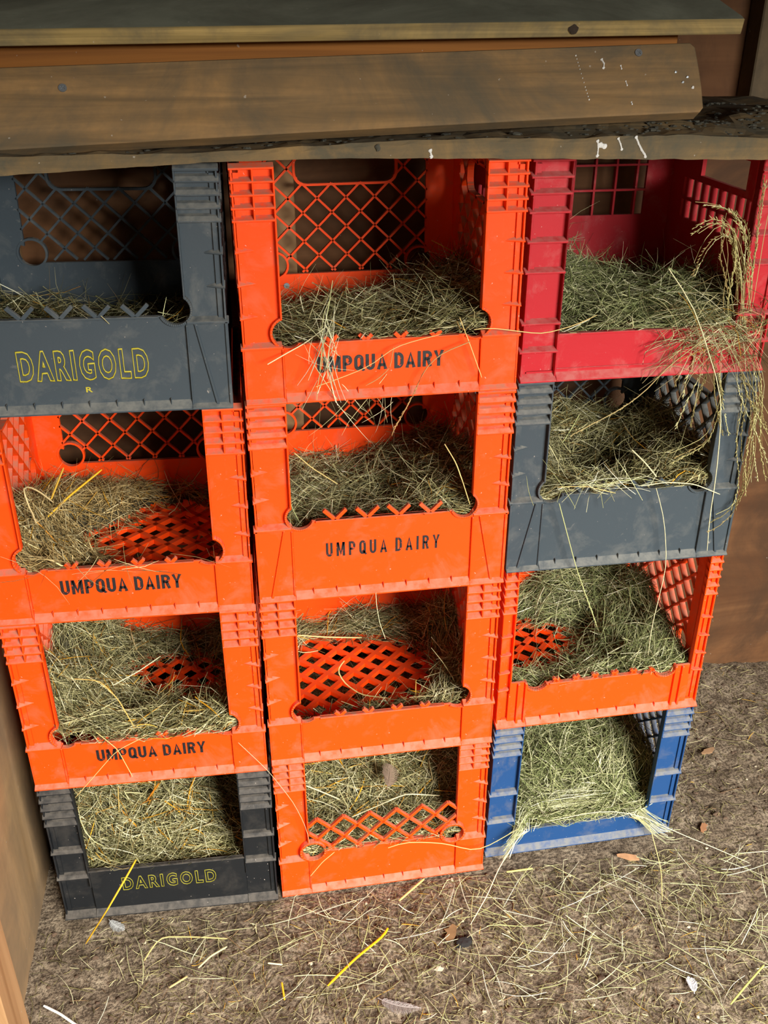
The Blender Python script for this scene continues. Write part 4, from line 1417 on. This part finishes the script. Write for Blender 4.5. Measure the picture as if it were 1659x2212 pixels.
PALE = srgb(214, 208, 164)
STR = srgb(206, 182, 116)
YEL = srgb(216, 168, 40)
GRN = srgb(176, 182, 124)
TAN = srgb(170, 134, 84)
ORG = srgb(206, 120, 30)
straw('a1', 0.0010, PALE, 'long pale bent stem crossing the front of the red crate and hanging down')
straw('a2', 0.0009, STR, 'yellow straw spanning the gap between the top middle crate and the red crate')
straw('a3', 0.0009, STR, 'straight yellow straw slanting down the right end of the top middle crate')
straw('a4', 0.0010, PALE, 'pale straw poking out at the lower left hole of the top middle crate')
straw('a5', 0.0008, GRN, 'upright pale stem in the left of the top middle crate')
straw('a6', 0.0010, TAN, 'seed-headed stem drooping from the top middle crate into the opening below', True)
straw('a7', 0.0007, STR, 'thin curved stem arching across the black letters of the top middle crate')
straw('a7b', 0.0008, TAN, 'short dry curl hanging beside the black letters of the top middle crate')
straw('a8', 0.0010, srgb(166, 150, 100), 'long tan stem slanting from the red crate down into the grey crate', True)
straw('a9', 0.0010, GRN, 'seed-headed stem hanging from the left hole of the blue-grey crate', True)
straw('a10', 0.0008, PALE, 'long pale stem hanging from the middle of the blue-grey crate')
straw('a11', 0.0007, PALE, 'short white stem hanging at the top of the unlettered orange crate')
straw('a12', 0.0019, YEL, 'thick yellow straw leaning against the black crate')
straw('a13', 0.0024, srgb(232, 176, 20), 'bright yellow straw lying alone on the floor in front')
straw('a14', 0.0014, STR, 'bent straw on the floor in front of the black crate')
straw('a15', 0.0024, srgb(220, 218, 206), 'white stick at the lower left edge of the floor')
straw('a16', 0.0019, srgb(200, 190, 140), 'pale straw piece on the floor right of the bent straw')
straw('a17', 0.0020, srgb(196, 172, 112), 'short tan straw piece near the bottom left of the floor')
straw('a18', 0.0018, PALE, 'short pale straw chip in the lower middle of the floor, lying level')
straw('a19', 0.0018, YEL, 'short orange-yellow straw chip pointing towards the camera')
straw('a20', 0.0021, srgb(216, 200, 110), 'flat yellow straw piece on the floor in front of the blue crate')
straw('a21', 0.0022, srgb(204, 188, 112), 'broad straw on the floor in front of the zigzag-fronted crate')
straw('a22', 0.0010, PALE, 'long pale stem trailing from the blue crate to the floor on the left')
straw('a23', 0.0009, PALE, 'long pale stem lying over the blue crate front and out to the right')
straw('a24', 0.0009, STR, 'stem bending from the blue crate corner down to the floor')
straw('a25', 0.0018, srgb(164, 168, 92), 'greenish straw on the floor at the lower right')
straw('a26', 0.0008, STR, 'thin stem crossing the lettering of the lower orange crate, left stack, sloping right')
straw('a27', 0.0008, STR, 'thin arched stem over the lettering of the lower orange crate, sloping left')
straw('a28', 0.0006, srgb(186, 172, 134), 'thin strand stretched from the left stack across to the bottom middle crate')
straw('a29', 0.0009, STR, 'straw lying on the bottom left of the zigzag-fronted crate')
straw('a30', 0.0009, STR, 'curved stem running along the front of the zigzag-fronted crate to the blue crate')
straw('a31', 0.0018, ORG, 'orange straw inside the black crate')
straw('a32', 0.0015, srgb(186, 158, 90), 'upright tan straw inside the black crate')
straw('a33', 0.0022, YEL, 'long yellow straw rising from the hay in the second crate of the left stack')
straw('a34', 0.0018, srgb(200, 160, 60), 'short yellow straw near the round hole in the second crate of the left stack')
straw('a35', 0.0018, srgb(204, 182, 130), 'folded pale blade at the far left of the second crate of the left stack')
straw('a36', 0.0018, srgb(214, 194, 130), 'thick pale straw on the hay ring of the unlettered orange crate')
straw('a37', 0.0014, STR, 'kinked straw lying on the bare lattice of the unlettered orange crate')
straw('a38', 0.0014, PALE, 'pale split stem sticking up in the blue-grey crate')
straw('a39', 0.0011, STR, 'yellowish stem lying along the left front edge of the blue-grey crate')
straw('a40', 0.0011, PALE, 'pale stem lying along the right front edge of the blue-grey crate')
straw('a41', 0.0011, STR, 'straw slanting down at the left inside the ridged-post orange crate')
straw('a42', 0.0010, STR, 'straw bending over the right hole of the ridged-post orange crate')
straw('a43', 0.0018, PALE, 'pale straw at the upper left inside the zigzag-fronted crate')
straw('a44', 0.0013, PALE, 'long pale stem arching through the hay in the zigzag-fronted crate')
straw('a46', 0.0012, PALE, 'straight pale straw leaning over the bare patch in the crate above the black one')
straw('a47', 0.0010, srgb(200, 160, 84), 'long bent straw curling down the middle of the crate above the black one')
straw('a48', 0.0008, GRN, 'thin stem rising at the back of the red crate', True)

parts = []
for t in TUFT_PTS:
    for rep in range(3):
        q = resample(t, 16)
        jit = np.linspace(0, 1, 16)[:, None] * rng.normal(0, 0.009, (1, 3)) + rng.normal(0, 0.004, (1, 3)) * [1, 0.6, 1]
        q = q + jit * (0 if rep == 0 else 1)
        q[:, 1] = np.maximum(q[:, 1], 0.012)
        cc = np.array(random.choice([srgb(176, 168, 112), srgb(150, 132, 84), srgb(190, 186, 136), srgb(130, 118, 70)])[:3])
        parts.append(stems_mesh(q[None], np.full((1, 16), 0.0006), cc[None]))
        if rep != 1:
            parts.append(seed_parts(q, cc, 34, 0.35, 0.0042))
# fan of loose stems at the corner where the tuft roots
nf = 200
base = np.array([0.468, 0.05, 0.895])
cen = base + rng.normal(0, 1, (nf, 3)) * [0.04, 0.014, 0.022] + [-0.02, 0, 0]
P_, R_, C_ = make_blades(cen, rng.normal(0, 0.7, nf), rng.normal(-0.2, 0.5, nf), rng.uniform(0.06, 0.16, nf), np.full(nf, 0.0005), PAL_HAY, 0.3, droop=0.6)
P_[:, :, 0] = np.clip(P_[:, :, 0], 0.34, 0.497)
P_[:, :, 1] = np.where(P_[:, :, 2] < 0.893, np.minimum(P_[:, :, 1], 0.032), P_[:, :, 1])
parts.append(stems_mesh(P_, R_, C_))
o = obj('grass_tuft', build_stems('grass_tuft', parts))
tag(o, 'dry seeding grass tuft at the right of the red crate, hanging down outside', 'grass', kind='stuff')

# wisps hanging over front edges
for (c0, sp, n_, a0, lab) in (((-0.072, -0.009, 0.900), (0.008, 0.001, 0.016), 26, 1.45, 'spray of pale stems poking up and down over the front of the top middle crate, left half'),
                              ((-0.03, 0.010, 0.822), (0.035, 0.002, 0.012), 16, -1.3, 'few wispy stems dangling into the opening of the ridged-post orange crate'),
                              ((0.30, 0.026, 0.685), (0.05, 0.002, 0.004), 34, 0.25, 'pale stems tangled along the front edge of the blue-grey crate'),
                              ((-0.345, -0.003, 0.628), (0.06, 0.001, 0.004), 14, -0.3, 'thin stems lying over the front edge of the second crate of the left stack')):
    cen = np.array(c0) + rng.normal(0, 1, (n_, 3)) * np.array(sp)
    th = rng.normal(a0, 0.55, n_)
    P_, R_, C_ = make_blades(cen, np.where(rng.uniform(0, 1, n_) < 0.5, 0.05, 3.1), th, rng.uniform(0.03, 0.10, n_), rng.uniform(0.0004, 0.0007, n_), PAL_PALE if a0 > 0 else PAL_HAY, 0.2)
    P_[:, :, 1] = np.clip(P_[:, :, 1], c0[1] - 0.006, c0[1] + 0.004)
    o = obj('hay_wisp', build_stems('hay_wisp', [stems_mesh(P_, R_, C_)]))
    tag(o, lab, 'hay', kind='stuff')


def chip(name, c, L, wd, ang, colr, label, cat, thick=0.0012, seed=1.0):
    """irregular flat flake"""
    mb = MB()
    n = 14
    pts = []
    for i in range(n):
        t = 2 * math.pi * i / n
        k = 1 + 0.7 * noise.noise(Vector((math.cos(t) * 2 + seed, math.sin(t) * 2, seed)))
        a, b_ = math.cos(t) * L / 2 * k, math.sin(t) * wd / 2 * k
        pts.append((a * math.cos(ang) - b_ * math.sin(ang), a * math.sin(ang) + b_ * math.cos(ang)))
    mb.prism([pts], 0.0, thick, lambda a, b_, d: (c[0] + a, c[1] + b_, c[2] + d + a * 0.08))
    o = obj(name, mb.mesh(name, [simple(name + '_mat', colr, 0.85, 0, 0.25, 90)]))
    tag(o, label, cat)
    return o


def feather(c, L, wd, ang, colr, label, curl=0.15, seed=0):
    root = bpy.data.objects.new('feather', None)
    col.objects.link(root)
    root.location = c
    root.rotation_euler = (0, 0, ang)
    tag(root, label, 'feather')
    n = 60
    t = np.linspace(0, 1, 10)
    spine = np.stack([t * L - L / 2, curl * L * (t * t), 0.003 + 0.002 * np.sin(t * 3)], 1)
    sh = build_stems('quill', [stems_mesh(spine[None], (0.0006 * (1.1 - t))[None], np.array([colr[:3]]), 5)])
    obj('quill', sh, root)
    L_ = []
    for i in range(n):
        for s in (-1, 1):
            f_ = 0.12 + 0.88 * i / n
            c0 = np.array([f_ * L - L / 2, curl * L * f_ * f_, 0.0035])
            w_ = wd / 2 * math.sin(math.pi * min(1, f_ * 0.9 + 0.08)) * rng.uniform(0.75, 1.1)
            e_ = c0 + np.array([w_ * 0.8, s * w_, rng.uniform(-0.001, 0.0015)])
            m_ = (c0 + e_) / 2 + np.array([-0.1 * w_, 0.12 * s * w_, 0.0006])
            L_.append([c0, m_, e_])
    P_ = np.array(L_)
    va = build_stems('vane', [stems_mesh(P_, np.full((len(P_), 3), 0.00035), np.tile(np.array(colr[:3]), (len(P_), 1)) * rng.uniform(0.85, 1.1, (len(P_), 1)))])
    obj('vane', va, root)
    return root


chip('wood_chip', (0.406, -0.021, 0.006), 0.036, 0.011, -0.45, srgb(186, 140, 100), 'tan wood chip on the floor below the blue crate', 'wood chip', 0.002, 1.0)
chip('wood_chip', (0.654, 0.196, 0.004), 0.030, 0.012, 0.3, srgb(150, 116, 82), 'brown wood chip on the dirt right of the orange narrow-post crate', 'wood chip', 0.002, 3.0)
chip('wood_chip', (0.560, 0.020, 0.004), 0.022, 0.010, 0.9, srgb(160, 112, 76), 'small rusty wood chip on the dirt just right of the blue crate', 'wood chip', 0.002, 4.0)
chip('wood_chip', (0.60, 0.40, 0.006), 0.09, 0.02, 0.25, srgb(150, 98, 56), 'long brown splinter lying by the back wall at the right', 'wood chip', 0.004, 5.0)
mb = MB()
blob(mb, (0.10, -0.135, 0.005), 0.013, 0.009, 0.006, 6.3, 12)
blob(mb, (0.109, -0.130, 0.003), 0.006, 0.007, 0.004, 2.3, 10)
tag(obj('dirt_clod', mb.mesh('dirt_clod', [simple('black_soil', srgb(34, 30, 28), 0.95, 0, 0.4, 120)])), 'small black clod on the floor in front of the blue crate', 'clod')
chip('dry_leaf', (0.085, -0.115, 0.005), 0.03, 0.018, 1.2, srgb(128, 98, 62), 'brown leaf scrap on the floor beside the black clod', 'leaf', 0.0012, 7.0)
feather((-0.421, -0.022, 0.004), 0.034, 0.016, -0.9, srgb(176, 176, 172), 'fluffy white feather at the foot of the black crate')
feather((0.409, -0.258, 0.004), 0.026, 0.014, 1.3, srgb(206, 206, 206), 'small white downy feather at the right of the floor')
feather((-0.020, -0.225, 0.004), 0.060, 0.020, -0.75, srgb(160, 150, 144), 'pale grey feather near the bottom edge of the floor', 0.35)
f_ = feather((0.020, 0.075, 0.150), 0.042, 0.030, 0.3, srgb(128, 108, 90), 'brown-grey feather resting on the hay in the zigzag-fronted crate', 0.1)
f_.rotation_euler = (0.6, -0.35, 1.2)
